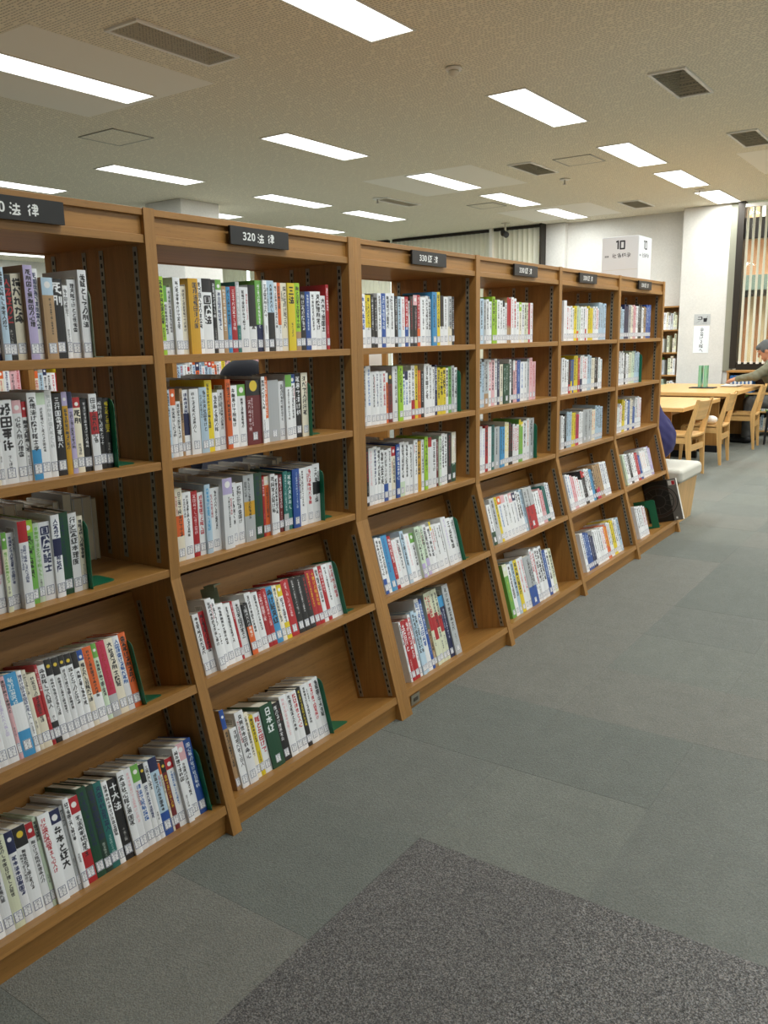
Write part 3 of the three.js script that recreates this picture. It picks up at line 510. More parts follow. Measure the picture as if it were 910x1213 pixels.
// prints one spine; returns uv rectangles of the spine and of a patch of its cover colour
function print(b, s) {
  const w = Math.max(5, Math.round(b.t * s.d)), h = Math.round(b.h * s.d), cw = 6, c = s.c;
  if (s.x + w + cw + 6 > s.n) { s.x = 2; s.y += s.row + 4; s.row = 0; }
  if (s.y + h + 4 > s.n) throw new Error('the spine sheet is full');
  s.row = Math.max(s.row, h);
  const x = s.x + 1, y = s.y + 1, tone = 0.95 + 0.08 * rnd(), bg = shade(HUE[b.bg], tone), ink = HUE[b.ink];
  s.x += w + cw + 6;
  c.save(); c.beginPath(); c.rect(x - 1, y - 1, w + 2, h + 2); c.clip();
  c.fillStyle = bg; c.fillRect(x - 1, y - 1, w + 2, h + 2);
  let y0 = y + h * 0.05, y1 = y + h * 0.80;
  if (b.T) { const e = h * (b.long ? 0.62 : 0.13 + 0.12 * rnd()); c.fillStyle = HUE[b.T]; c.fillRect(x - 1, y - 1, w + 2, e); if (!b.long) y0 = y + e + h * 0.03; }
  if (b.M) { const a = h * rr(0.22, 0.4); c.fillStyle = HUE[b.M]; c.fillRect(x - 1, y + a, w + 2, h * rr(0.2, 0.34)); }
  if (b.B) { const e = h * (b.long ? 0.55 : rr(0.26, 0.4)); c.fillStyle = HUE[b.B]; c.fillRect(x - 1, y + h - e, w + 2, e); }
  const small = w < 11, dark = 'krbndDtmueoPah'.includes(b.bg);
  if (b.T && !b.long && !small && rnd() < 0.7) { c.fillStyle = b.T === 'k' ? '#e3c53a' : dark ? '#eee' : '#f4f4f4'; c.beginPath(); c.arc(x + w / 2, y + h * 0.09, w * 0.26, 0, 7); c.fill(); }
  const chars = (n) => { let t = ''; for (let i = 0; i < n; i++) t += i > 0 && rnd() < 0.3 ? KANA[Math.floor(rnd() * KANA.length)] : KEYS[Math.floor(rnd() * KEYS.length)]; return t; };
  if (b.bg !== 'g' || b.ink !== 'n') {
    const heavy = b.bold || b.title, n = b.title ? b.title.length : b.bold ? 5 + Math.floor(rnd() * 5) : 7 + Math.floor(rnd() * 8);
    const size = Math.min(w * (heavy ? 0.8 : rr(0.52, 0.72)), (y1 - y0) * (b.title ? 0.8 : 0.82) / (n * 1.08), s.d * 0.026), text = b.title ?? chars(n);
    const wt = heavy ? 0.16 : rr(0.11, 0.16);
    let end = vertical(c, text, x + w / 2 + (w > 26 && !heavy ? rr(-0.14, 0.14) * w : 0), y0, size, wt, b.M && rnd() < 0.3 ? HUE[b.M] : ink);
    if (!small && w > 22 && !heavy && rnd() < 0.6) vertical(c, chars(5 + Math.floor(rnd() * 6)), x + w * (rnd() < 0.5 ? 0.2 : 0.8), y0 + size, w * 0.2, 0.1, rnd() < 0.3 ? '#9a3038' : shade(ink, 1));
    const s2 = Math.min(w * 0.34, s.d * 0.0085), n2 = 4 + Math.floor(rnd() * 3), ya = Math.max(end + h * 0.04, y + h * rr(0.58, 0.66));
    if (ya + n2 * s2 * 1.1 < y + h * 0.84) vertical(c, chars(n2), x + w / 2, ya, s2, 0.1, dark ? '#e8e8e2' : '#3a3a40');
  }
  c.restore();
  c.fillStyle = b.cover ?? shade(HUE[b.bg], tone * 0.99); c.fillRect(x + w + 1, y - 1, cw + 2, h + 2);
  const u = (px) => px / s.n, v = (py) => 1 - py / s.n;
  return { u0: u(x + 0.5), u1: u(x + w - 0.5), v0: v(y + h - 0.5), v1: v(y + 0.5), cu: u(x + w + 1 + cw / 2), cv: v(y + h / 2) };
}
// covers: a slightly rounded spine and two boards in one mesh; local z + is the side towards the near end of the bookcase
function coverGeo(t, h, d, p, thick) {
  const pos = [], nor = [], uv = [], q = (a, b, c, e, n, ua) => {
    const P = [a, b, c, a, c, e], U = ua ? [ua[0], ua[1], ua[2], ua[0], ua[2], ua[3]] : null;
    P.forEach((v, i) => { pos.push(...v); nor.push(...n); uv.push(...(U ? U[i] : [p.cu, p.cv])); });
  };
  const N = 4, bulge = Math.min(0.0012, t * 0.08), prof = [];
  for (let i = 0; i <= N; i++) { const f = i / N; prof.push([bulge * (4 * f * (1 - f)) - bulge, t / 2 - f * t, f]); }
  for (let i = 0; i < N; i++) {
    const [x0, z0, f0] = prof[i], [x1, z1, f1] = prof[i + 1], nx = z0 - z1, nz = x1 - x0, l = Math.hypot(nx, nz), n = [nx / l, 0, -nz / l * -1];
    const A = p.u0 + (p.u1 - p.u0) * f0, B = p.u0 + (p.u1 - p.u0) * f1;
    q([x0, 0, z0], [x1, 0, z1], [x1, h, z1], [x0, h, z0], n, [[A, p.v0], [B, p.v0], [B, p.v1], [A, p.v1]]);
    const k = thick;                                                // inside of the spine and its ends
    q([x0, h, z0], [x1, h, z1], [-bulge - k, h, z1], [-bulge - k, h, z0], [0, 1, 0]);
    q([-bulge - k, 0, z0], [-bulge - k, 0, z1], [x1, 0, z1], [x0, 0, z0], [0, -1, 0]);
  }
  for (const s of [1, -1]) {
    const a = s * t / 2, b = s * (t / 2 - thick), x0 = -bulge, x1 = -d;
    const quadS = (A, B, C, E, n) => (s > 0 ? q(A, B, C, E, n) : q(E, C, B, A, n));
    quadS([x1, 0, a], [x0, 0, a], [x0, h, a], [x1, h, a], [0, 0, s]);
    quadS([x0, 0, b], [x1, 0, b], [x1, h, b], [x0, h, b], [0, 0, -s]);
    quadS([x1, h, a], [x0, h, a], [x0, h, b], [x1, h, b], [0, 1, 0]);
    quadS([x1, 0, b], [x0, 0, b], [x0, 0, a], [x1, 0, a], [0, -1, 0]);
    quadS([x1, 0, b], [x1, 0, a], [x1, h, a], [x1, h, b], [-1, 0, 0]);
  }
  const g = new THREE.BufferGeometry();
  g.setAttribute('position', new THREE.Float32BufferAttribute(pos, 3)); g.setAttribute('normal', new THREE.Float32BufferAttribute(nor, 3)); g.setAttribute('uv', new THREE.Float32BufferAttribute(uv, 2));
  return g;
}
function pagesGeo(t, h, d, thick, inset) {
  const g = plain(new THREE.BoxGeometry(d - 0.003 - inset, h - 2 * inset, t - 2 * thick - 0.0002));
  g.translate(-(d - inset + 0.003) / 2, h / 2, 0);
  const u = g.attributes.uv, p = g.attributes.position;
  for (let i = 0; i < u.count; i++) u.setXY(i, p.getZ(i) * 9 + 0.5, (Math.abs(g.attributes.normal.getY(i)) > 0.5 ? p.getX(i) : p.getY(i)));
  return g;
}
const labelGeo = {}, stickerGeo = (() => { const g = panelBox(0.036, 0.022, 0.0004), u = g.attributes.uv, x = 4 + LABELS * 128; for (let i = 0; i < u.count; i++) u.setXY(i, (x + u.getX(i) * 210) / 2048, 1 - (146 - u.getY(i) * 142) / 2048); return plain(g); })();
function spineLabel(t, i) {
  const w = Math.min(0.021, Math.max(0.005, t * 0.94)), key = Math.floor(w * 1000) + '_' + i;
  return labelGeo[key] ??= (() => {
    const g = panelBox(Math.floor(w * 1000) / 1000, 0.025, 0.0012), u = g.attributes.uv;
    for (let k = 0; k < u.count; k++) u.setXY(k, (4 + i * 128 + u.getX(k) * 120) / 2048, 1 - (149 - u.getY(k) * 148) / 2048);
    g.rotateY(Math.PI / 2); return plain(g);
  })();
}
const depthFor = (h) => (h < 0.16 ? 0.108 : h < 0.18 ? 0.112 : h < 0.2 ? 0.132 : h < 0.228 ? 0.15 : 0.168) + 0;
const nearMap = new THREE.CanvasTexture(ATLAS), farMap = new THREE.CanvasTexture(FAR);
for (const t of [nearMap, farMap]) { t.colorSpace = THREE.SRGBColorSpace; t.anisotropy = 8; }
const bookMat = new THREE.MeshPhysicalMaterial({ map: nearMap, roughness: 0.42, clearcoat: 0.35, clearcoatRoughness: 0.25 });
const farMat = new THREE.MeshPhysicalMaterial({ map: farMap, roughness: 0.42, clearcoat: 0.3, clearcoatRoughness: 0.25 });
const ORD = ['first', 'second', 'third', 'fourth', 'fifth', 'sixth', 'seventh', 'eighth', 'ninth', 'tenth', 'eleventh', 'twelfth', 'thirteenth', 'fourteenth', 'fifteenth', 'sixteenth', 'seventeenth', 'eighteenth', 'nineteenth', 'twentieth', '21st', '22nd', '23rd', '24th', '25th', '26th', '27th', '28th', '29th', '30th', '31st', '32nd', '33rd', '34th', '35th', '36th'];
const BAY = ['', 'leftmost', 'second', 'third', 'fourth', 'fifth', 'farthest'], SHELF = ['', 'top shelf', 'second shelf', 'middle shelf', 'upper sloped shelf', 'bottom shelf'];
const SETBACK = 0.04;
const mass = { cover: [], pages: [], label: [] };                    // the many farther books, too small to tell apart one by one
function frameOf(sh, z, fwd) {
  if (sh < 4) return { pos: [-(SETBACK - fwd), SHELF_Y[sh - 1], z], turn: 0 };
  const [x, y] = slope(SHELF_Y[sh - 1], 0, SETBACK - fwd);
  return { pos: [x, y, z], turn: th };
}
function addMass(b, matrix, withLabel = true) {
  matrix.elements[13] += 0.0003;
  const thick = 0.0014, d = b.d ?? depthFor(b.h), p = print(b, sheet.far);
  mass.cover.push(coverGeo(b.t, b.h, d, p, thick).applyMatrix4(matrix));
  mass.pages.push(pagesGeo(b.t, b.h, d, thick, 0.0022).applyMatrix4(matrix));
  if (withLabel) { const l = spineLabel(b.t, Math.floor(rnd() * LABELS)).clone(); l.translate(-0.00035, 0.0265, 0); mass.label.push(l.applyMatrix4(matrix)); }
}
const rowEnd = {}, rowBooks = {};
let nearCount = 0;
for (const [key, [start, sizes, looks]] of Object.entries(ROWS)) {
  const bay = +key[0], sh = +key[1];
  let z = -start / 1000, books = [];
  looks.split(' ').forEach((code, i) => {
    const b = parse(code, sizes[2 * i], sizes[2 * i + 1], [0, 1, 0.8, 0.55, 0.4, 0.4, 0.4][bay]), limit = bay < 3 ? 0.045 : 0.041, n = b.t > limit && !/^(mw|gn|dw|gk)/.test(b.bg + b.ink) ? Math.max(2, Math.round(b.t / 0.027)) : 1;
    for (let k = 0; k < n; k++) {
      const e = { ...b, t: b.t / n, fwd: k ? 0 : b.fwd };
      if (k) { e.h = Math.min(b.h, b.h * rr(0.93, 1.0)); if (rnd() < 0.5) { delete e.T; delete e.B; } }
      e.z = z - e.t / 2; z -= e.t; books.push(e);
    }
  });
  rowEnd[key] = z; rowBooks[key] = books;
  const near = bay <= 3;
  const seen = books.filter((b) => near && !(bay === 1 && b.z + b.t / 2 > -(sh < 4 ? 1.062 + 0.0 : sh === 4 ? 0.975 : 0.885)));
  const look = (b) => {
    const band = b.T && b.T !== b.bg ? ' with ' + HUE_NAME[b.T] + ' top' : b.M ? ' with ' + HUE_NAME[b.M] + ' middle block' : b.B && b.B !== b.bg ? ' with ' + HUE_NAME[b.B] + ' lower part' : b.bold ? ' with heavy ' + HUE_NAME[b.ink] + ' title' : b.bg === 'g' && b.ink === 'n' ? ' with blank spine' : ' with ' + HUE_NAME[b.ink] + ' lettering';
    return (b.t < 0.0125 ? 'thin ' : b.t > 0.036 ? 'thick ' : '') + HUE_NAME[b.bg] + ' book' + band;
  };
  const where = BAY[bay] + " bay's " + SHELF[sh], count = {};
  seen.forEach((b) => { b.look = look(b); count[b.look] = (count[b.look] ?? 0) + 1; });
  books.forEach((b) => {
    const { pos, turn } = frameOf(sh, b.z, b.fwd), gap = 0.0004;
    b.t -= gap; b.d = Math.min(depthFor(b.h), sh > 3 ? 0.1855 - SETBACK + b.fwd : 0.17);
    if (!seen.includes(b)) {
      addMass(b, new THREE.Matrix4().makeRotationZ(turn).setPosition(...pos));
      return;
    }
    const i = seen.indexOf(b), L = seen.length;
    const label = count[b.look] === 1 ? b.look + ' on the ' + where : b.look + ', ' + (bay === 1 ? ORD[L - 1 - i] + ' from right, ' : ORD[i] + ' from left, ') + where;
    const o = thing('book', label, 'book', pos, 0, 'books on the ' + where);
    o.rotation.z = turn;
    const thick = 'dDmt'.includes(b.bg) || b.h > 0.2 ? 0.0022 : 0.0011, d = Math.min(depthFor(b.h) * rr(0.97, 1.03), sh > 3 ? 0.1855 - SETBACK + b.fwd : 0.17);
    if (b.fwd > 0.007) b.cover = b.bg === 'q' ? '#cfdccb' : b.bg === 'v' ? '#8d6e55' : b.bg === 'a' ? '#caa038' : b.bg === 'p' ? '#3c3733' : 'wsgi'.includes(b.bg) ? '#d3d6da' : undefined;
    put('cover', coverGeo(b.t, b.h, d, print(b, sheet.near), thick), bookMat, o);
    put('pages', pagesGeo(b.t, b.h, d, thick, 0.0025), M.paper, o);
    if (!(b.bg === 'a' || b.title === '三法')) {
      const l = put('call_number_label', spineLabel(b.t, Math.floor(rnd() * LABELS)), bookMat, o);
      l.position.set(-0.00035, 0.0125 + 0.0125 + rr(0, 0.003), 0);
    }
    if (b.fwd > 0.0045 && b.h > 0.18) { const s = put('bar_code_sticker', stickerGeo, bookMat, o); s.position.set(-0.032, b.h - 0.028, b.t / 2 + 0.0003); }
    nearCount++;
  });
}
// books shelved from the other side show their page edges through the open middle shelves
for (const [sh, z0, z1] of [[3, -1.17, -1.515], [3, -1.75, -2.3], [2, -1.72, -2.1], [3, -2.75, -3.0]]) {
  for (let z = z0; z > z1;) {
    const b = { t: rr(0.015, 0.032), h: rr(0.18, 0.218), bg: 'wcgw'[Math.floor(rnd() * 4)], ink: 'k', rest: '' };
    b.z = z - b.t / 2; z -= b.t + 0.0005;
    addMass(b, new THREE.Matrix4().makeRotationY(Math.PI).setPosition(-DEPTH + 0.035, SHELF_Y[sh - 1], b.z));
  }
}
// the nearest shelves go on past the left picture edge
for (const sh of [1, 2, 3, 4, 5]) for (const [z0, z1] of [[-0.68, -ROWS['1' + sh][0] / 1000], [0.23, -0.35]]) for (let z = z0; ;) {
  const b = { t: rr(0.014, 0.032), h: rr(0.185, 0.22), bg: 'wwwwcgksrbe'[Math.floor(rnd() * 11)], ink: 'knr'[Math.floor(rnd() * 3)], rest: '' };
  if (z - b.t < z1 + 0.001) break;
  const { pos, turn } = frameOf(sh, z - b.t / 2, 0); z -= b.t + 0.0005; b.d = Math.min(depthFor(b.h), sh > 3 ? 0.1855 - SETBACK : 0.17);
  addMass(b, new THREE.Matrix4().makeRotationZ(turn).setPosition(...pos));
}
// bookends of painted steel
function bookend(key, dz, mat, label, tall = 0.19, foot = 0.075) {
  const bay = +key[0], sh = +key[1], z = rowEnd[key] - dz - 0.0012, { pos, turn } = frameOf(sh, z, 0.017);
  const o = thing('bookend', label, 'bookend', [pos[0], pos[1] + 0.0005, z]); o.rotation.z = turn;
  const s = new THREE.Shape(); s.moveTo(0.0, 0); s.lineTo(0.0, tall - 0.03); s.quadraticCurveTo(0, tall, -0.03, tall); s.lineTo(-0.1, tall); s.quadraticCurveTo(-0.13, tall, -0.13, tall - 0.03); s.lineTo(-0.13, 0); s.closePath();
  const hole = new THREE.Path(); hole.moveTo(-0.045, 0.012); hole.lineTo(-0.045, tall - 0.085); hole.absarc(-0.065, tall - 0.085, 0.02, 0, Math.PI, false); hole.lineTo(-0.085, 0.012); hole.closePath(); s.holes.push(hole);
  const g = new THREE.ExtrudeGeometry(s, { depth: 0.0014, bevelEnabled: false, curveSegments: 8 }); put('plate', g, mat, o);
  const f = new THREE.Shape(); f.moveTo(-0.02, 0); f.lineTo(-0.02, -foot + 0.02); f.quadraticCurveTo(-0.02, -foot, -0.04, -foot); f.lineTo(-0.09, -foot); f.quadraticCurveTo(-0.11, -foot, -0.11, -foot + 0.02); f.lineTo(-0.11, 0); f.closePath();
  const fg = new THREE.ExtrudeGeometry(f, { depth: 0.0014, bevelEnabled: false, curveSegments: 6 }); fg.rotateX(Math.PI / 2); fg.translate(0, 0.0014, 0); 
  put('foot', fg, mat, o);
  return o;
}
bookend('11', 0.001, M.greygreen, "grey green metal bookend at the right end of the leftmost bay's top shelf", 0.172, 0.05);
for (const k of ['12', '13', '14', '15', '22', '23', '24', '25', '32', '34', '43']) bookend(k, 0.0008, M.green, 'green metal bookend closing the books on the ' + BAY[+k[0]] + " bay's " + SHELF[+k[1]], k === '24' || k === '25' || k === '34' ? 0.2 : 0.185, k === '25' ? 0.11 : k === '15' ? 0.028 : k === '13' ? 0.09 : 0.075);
bookend('62', 0.0008, M.green, "green metal bookend closing the books on the farthest bay's second shelf", 0.19, 0.05);
{
  // bottom shelf of the farthest bay: a large green bookend with an arched opening, behind it a big book showing its dark cover
  const z = -5.77, { pos } = frameOf(5, z, 0.004);
  const o = thing('bookend', 'large green bookend with an arched opening on the farthest bottom shelf', 'bookend', [pos[0], pos[1] + 0.0005, z]); o.rotation.z = th;
  const s = new THREE.Shape(); s.moveTo(0, 0); s.lineTo(0, 0.19); s.lineTo(-0.01, 0.2); s.lineTo(-0.15, 0.2); s.lineTo(-0.15, 0); s.closePath();
  const hole = new THREE.Path(); hole.moveTo(-0.05, 0.008); hole.lineTo(-0.05, 0.125); hole.absarc(-0.08, 0.125, 0.03, 0, Math.PI, false); hole.lineTo(-0.11, 0.008); hole.closePath(); s.holes.push(hole);
  put('plate', new THREE.ExtrudeGeometry(s, { depth: 0.002, bevelEnabled: false, curveSegments: 10 }), M.green, o);
  put('foot', bx(0.12, 0.0016, 0.1, -0.08, 0.0008, -0.05, 0), M.green, o);
  const big = thing('book', 'very large thin book with a dark wheel on its cover, farthest bottom shelf', 'book', [frameOf(5, -6.02, 0.1).pos[0], frameOf(5, -6.02, 0.1).pos[1] + 0.0005, -6.02]); big.rotation.z = th;
  const cover = canvasTex(256, 384, (c, w, h) => {
    c.fillStyle = '#6e6a66'; c.fillRect(0, 0, w, h); c.fillStyle = '#1c1a1a'; c.fillRect(0, 0, w * 0.74, h);
    c.strokeStyle = '#3c3735'; c.lineWidth = 9;
    for (const r of [150, 122, 60]) { c.beginPath(); c.arc(92, 190, r, 0, 7); c.stroke(); }
    c.lineWidth = 6; for (let k = 0; k < 12; k++) { const a = k * Math.PI / 6; c.beginPath(); c.moveTo(92 + 60 * Math.cos(a), 190 + 60 * Math.sin(a)); c.lineTo(92 + 122 * Math.cos(a), 190 + 122 * Math.sin(a)); c.stroke(); }
    c.strokeStyle = '#57302c'; c.lineWidth = 3; c.beginPath(); c.arc(92, 190, 136, 0, 7); c.stroke();
    c.fillStyle = '#d9d7d2'; c.fillRect(196, 12, 52, 44); c.fillStyle = '#b5202a'; c.fillRect(222, 18, 24, 36); c.fillStyle = '#e9e9e9'; c.fillRect(206, 350, 14, 20);
  });
  const body = panelBox(0.24, 0.3, 0.02); body.translate(-0.12, 0.15, 0);
  put('cover', body, new THREE.MeshStandardMaterial({ map: cover, roughness: 0.35 }), big);
  put('spine', bx(0.003, 0.3, 0.0205, 0.0016, 0.15, 0, 0.001), M.white, big);
  const clipZ = rowBooks['24'][5].z - rowBooks['24'][5].t / 2 - 0.0002;
  const clip = thing('bookend', 'grey metal bookend rising among the books on the upper sloped shelf', 'bookend', [slope(SHELF_Y[3], 0.0005, 0.07)[0], slope(SHELF_Y[3], 0.0005, 0.07)[1], clipZ]); clip.rotation.z = th;
  put('plate', bx(0.08, 0.236, 0.0003, -0.05, 0.118, 0, 0), M.greygreen, clip);
  put('clip', [bx(0.05, 0.016, 0.004, -0.045, 0.2335, 0.0, 0.001), bx(0.05, 0.004, 0.03, -0.045, 0.243, -0.012, 0.001)], M.greygreen, clip);
  const plug = thing('outlet_plate', 'small grey outlet plate on the kick board of the third bay', 'outlet', [front(0.066) - 0.012, 0.035, -2.56]);
  put('plate', bx(0.006, 0.04, 0.06, 0.003, 0, 0, 0.0015), M.rail, plug);
  put('socket', bx(0.003, 0.014, 0.03, 0.0068, 0, 0, 0.0008), M.ventDark, plug);
}
// ------------------------------------------------------------------ the next bookcase, seen through the gaps
{
  const c = thing('bookcase', 'lower wooden bookcase in the next aisle, glimpsed through the gaps above the books', 'bookcase', [-1.92, 0, 0]);
  const zs = [0.3, -0.6, -1.5, -2.4, -3.3, -4.2, -5.1], top = 1.42;
  for (const z of zs) put('upright', span(0, -0.42, 0, top, z - 0.016, z + 0.016, 0.001, 1), M.oak, c);
  for (let k = 0; k + 1 < zs.length; k++) {
    put('top_board', span(-0.002, -0.418, top - 0.02, top - 0.001, zs[k] - 0.017, zs[k + 1] + 0.017, 0.001), M.oak, c);
    put('back_panel', span(-0.205, -0.215, 0.06, top - 0.02, zs[k] - 0.017, zs[k + 1] + 0.017, 0), M.oak, c);
    for (const y of [0.08, 0.42, 0.76, 1.09]) put('shelf', span(-0.002, -0.418, y - 0.02, y, zs[k] - 0.017, zs[k + 1] + 0.017, 0.001), M.oak, c);
    for (const y of [0.76, 1.09]) for (let z = zs[k] - 0.02; z > zs[k + 1] + rr(0.055, 0.075);) {
      const b = { t: rr(0.016, 0.034), h: rr(0.185, 0.225), bg: 'wwwcsrpowyg'[Math.floor(rnd() * 11)], ink: 'kkrn'[Math.floor(rnd() * 4)], rest: '' };
      if (rnd() < 0.3) b.T = 'rnoe'[Math.floor(rnd() * 4)];
      addMass(b, new THREE.Matrix4().setPosition(-1.93, y, z - b.t / 2)); z -= b.t + 0.0005;
    }
  }
  const c2 = thing('bookcase', 'wooden bookcase end with a white label, glimpsed through the third bay', 'bookcase', [-1.92, 0, -5.42]);
  put('end_panel', span(0, -0.42, 0, 1.42, 0, -0.03, 0.002, 1), M.oak, c2);
  put('label', bx(0.12, 0.1, 0.002, -0.1, 1.25, 0.002, 0), M.white, c2);
  for (const y of [0.1, 0.42, 0.76, 1.09, 1.40]) put('shelf', span(0, -0.42, y - 0.02, y, -0.031, -0.9, 0.001), M.oak, c2);
  put('end_panel', span(0, -0.42, 0, 1.42, -0.901, -0.93, 0.002, 1), M.oak, c2);
}
// ------------------------------------------------------------------ bookcase and low shelf along the north wall
{
  const c = thing('bookcase', 'tall narrow wooden bookcase against the wall left of the white pillar', 'bookcase', [-2.2, 0, ZN + 0.02]);
  const ys = [0.08, 0.45, 0.8, 1.13, 1.46];
  for (const x of [-0.42, 0.39]) put('upright', span(x, x + 0.03, 0, 1.80, 0, 0.26, 0.002, 1), M.oak, c);
  put('back_panel', span(-0.39, 0.39, 0.02, 1.78, 0.001, 0.01, 0), M.oak, c);
  for (const y of [...ys, 1.80]) put('shelf', span(-0.39, 0.39, y - 0.022, y, 0.01, 0.258, 0.001), M.oak, c);
  for (const y of ys.slice(1)) for (let x = 0.36; x > rr(-0.3, 0.1);) {
    const b = { t: rr(0.02, 0.045), h: rr(0.2, 0.29), bg: 'wciqcgie'[Math.floor(rnd() * 8)], ink: 'k', rest: '' };
    addMass(b, new THREE.Matrix4().makeRotationY(-Math.PI / 2).setPosition(-2.2 + x - b.t / 2, y, ZN + 0.255)); x -= b.t + 0.001 + (rnd() < 0.15 ? 0.05 : 0);
  }
  const l = thing('low_bookcase', 'low wooden bookcase with blue binders under the tall window', 'bookcase', [-0.985, 0, -12.64]);
  for (const x of [0, 0.93, 1.86, 2.79]) put('upright', span(x, x + 0.028, 0, 0.86, 0, 0.3, 0.002, 1), M.oak, l);
  put('top_board', span(-0.004, 2.82, 0.86, 0.885, 0, 0.31, 0.002), M.oak, l);
  for (let k = 0; k < 3; k++) { for (const y of [0.08, 0.34, 0.585]) put('shelf', span(0.93 * k + 0.029, 0.93 * k + 0.929, y - 0.02, y, 0.012, 0.298, 0.001), M.oakPale, l); put('back_panel', span(0.93 * k + 0.029, 0.93 * k + 0.929, 0.02, 0.859, 0.002, 0.011, 0), M.darkwood, l); }
  const blue = new THREE.MeshStandardMaterial({ color: 0x2d6fb4, roughness: 0.4 });
  const side = ['leftmost', 'second', 'third', 'fourth', 'fifth', 'sixth'];
  for (let i = 0; i < 6; i++) {
    const b = thing('file_binder', 'blue file binder with a white spine label under the window, ' + side[i] + ' of its row', 'binder', [-0.925 + i * 0.05, 0.5855, -12.47], 0, 'blue binders under the window');
    put('case', bx(0.046, 0.235, 0.2, 0, 0.1175, 0, 0.002), blue, b);
    put('spine_label', bx(0.03, 0.14, 0.001, 0, 0.09, 0.1004, 0), M.white, b);
  }
  for (const y of [0.08, 0.34]) for (let x = 0.06; x < 0.87;) {
    const b = { t: rr(0.02, 0.045), h: rr(0.17, 0.215), bg: 'wubcwgse'[Math.floor(rnd() * 8)], ink: 'k', rest: '' };
    addMass(b, new THREE.Matrix4().makeRotationY(-Math.PI / 2).setPosition(-0.985 + x + b.t / 2, y, -12.37)); x += b.t + 0.001;
  }
}
{
  const o = tag(new THREE.Group(), 'the many farther books on the fourth to farthest bays and other shelves', 'books', null, 'stuff');
  o.name = 'shelved_books'; scene.add(o);
  put('covers', mergeGeometries(mass.cover.map(plain)), farMat, o); put('pages', mergeGeometries(mass.pages.map(plain)), M.paper, o); put('call_number_labels', mergeGeometries(mass.label.map(plain)), bookMat, o);
}
// ------------------------------------------------------------------ reading tables and chairs
function table(label, x0, x1, z0, z1, y) {                             // z0 nearer than z1
  const t = thing('reading_table', label, 'table', [(x0 + x1) / 2, 0, (z0 + z1) / 2]), w = x1 - x0, d = z0 - z1;
  put('tabletop', bx(w, 0.042, d, 0, y - 0.021, 0, 0.004, 2), M.oakPale, t);
  for (const s of [1, -1]) {
    put('leg_panel', bx(w - 0.36, y - 0.13, 0.036, 0, 0.08 + (y - 0.13) / 2 - 0.0, s * (d / 2 - 0.24), 0.003, 1), M.oak, t);
    put('plinth', bx(w - 0.34, 0.08, 0.05, 0, 0.04, s * (d / 2 - 0.24), 0.003), M.black, t);
  }
  put('modesty_panel', bx(0.03, 0.42, d - 0.4, 0, 0.42, 0, 0.002, 2), M.darkwood, t);
  put('apron', [bx(0.024, 0.05, d - 0.36, w / 2 - 0.18, y - 0.067, 0, 0.001, 2), bx(0.024, 0.05, d - 0.36, -w / 2 + 0.18, y - 0.067, 0, 0.001, 2)], M.oak, t);
  return t;
}
table('pale wooden reading table nearest the end of the bookcase', -1.68, -0.53, -8.62, -10.12, 0.672);
table('pale wooden reading table by the window where the man reads', -1.68, -0.44, -10.22, -12.05, 0.72);
// chairs: local origin between the rear feet, facing -x
const chairParts = (() => {
  const P = {};
  for (const s of [1, -1]) {
    const z = s * 0.205;
    P['rear' + s] = mergeGeometries([taper([0, 0, z], [-0.03, 0.42, z], 0.026, 0.024, 0.058, 0.026), taper([-0.03, 0.42, z], [0.055, 0.775, z], 0.058, 0.026, 0.028, 0.022)]);
    P['front' + s] = taper([-0.42, 0, z], [-0.4, 0.41, z], 0.026, 0.024, 0.044, 0.026);
    P['rail' + s] = bx(0.36, 0.055, 0.02, -0.215, 0.372, z, 0.002, 0);
  }
  const curve = (w, h, t, bow, f) => {                              // a bent plywood sheet, w across z, h along the other way
    const pts = [], n = 10, sh = new THREE.Shape();
    for (let i = 0; i <= n; i++) { const a = i / n - 0.5; pts.push(new THREE.Vector2(bow * (4 * a * a - 1), a * w)); }
    for (let i = n; i >= 0; i--) { const a = i / n - 0.5; pts.push(new THREE.Vector2(bow * (4 * a * a - 1) + t, a * w)); }
    sh.setFromPoints(pts);
    return new THREE.ExtrudeGeometry(sh, { depth: h, bevelEnabled: true, bevelThickness: 0.003, bevelSize: 0.003, bevelOffset: -0.003, bevelSegments: 1 });
  };
  const back = curve(0.385, 0.185, 0.012, -0.028); back.rotateX(-Math.PI / 2); back.rotateZ(-0.235); back.translate(0.002, 0.585, 0);
  P.back = metric(back, 2);
  const seat = curve(0.43, 0.42, 0.014, 0.012); seat.rotateZ(-Math.PI / 2); seat.rotateX(0); 
  const g = new THREE.BoxGeometry(0.43, 0.016, 0.43, 8, 1, 8), p = g.attributes.position;
  for (let i = 0; i < p.count; i++) { const x = p.getX(i) / 0.215, z = p.getZ(i) / 0.215; p.setY(i, p.getY(i) - 0.014 * (1 - z * z) * (1 - x * x * 0.6) + (x < -0.7 ? -0.03 * (-x - 0.7) : 0)); p.setX(i, p.getX(i) * (1 - 0.04 * z * z)); }
  g.computeVertexNormals(); g.translate(-0.205, 0.422, 0);
  P.seat = metric(g, 0);
  P.stretcher = bx(0.018, 0.06, 0.39, -0.012, 0.30, 0, 0.002, 2);
  P.frontRail = bx(0.018, 0.05, 0.385, -0.4, 0.375, 0, 0.002, 2);
  return P;
})();
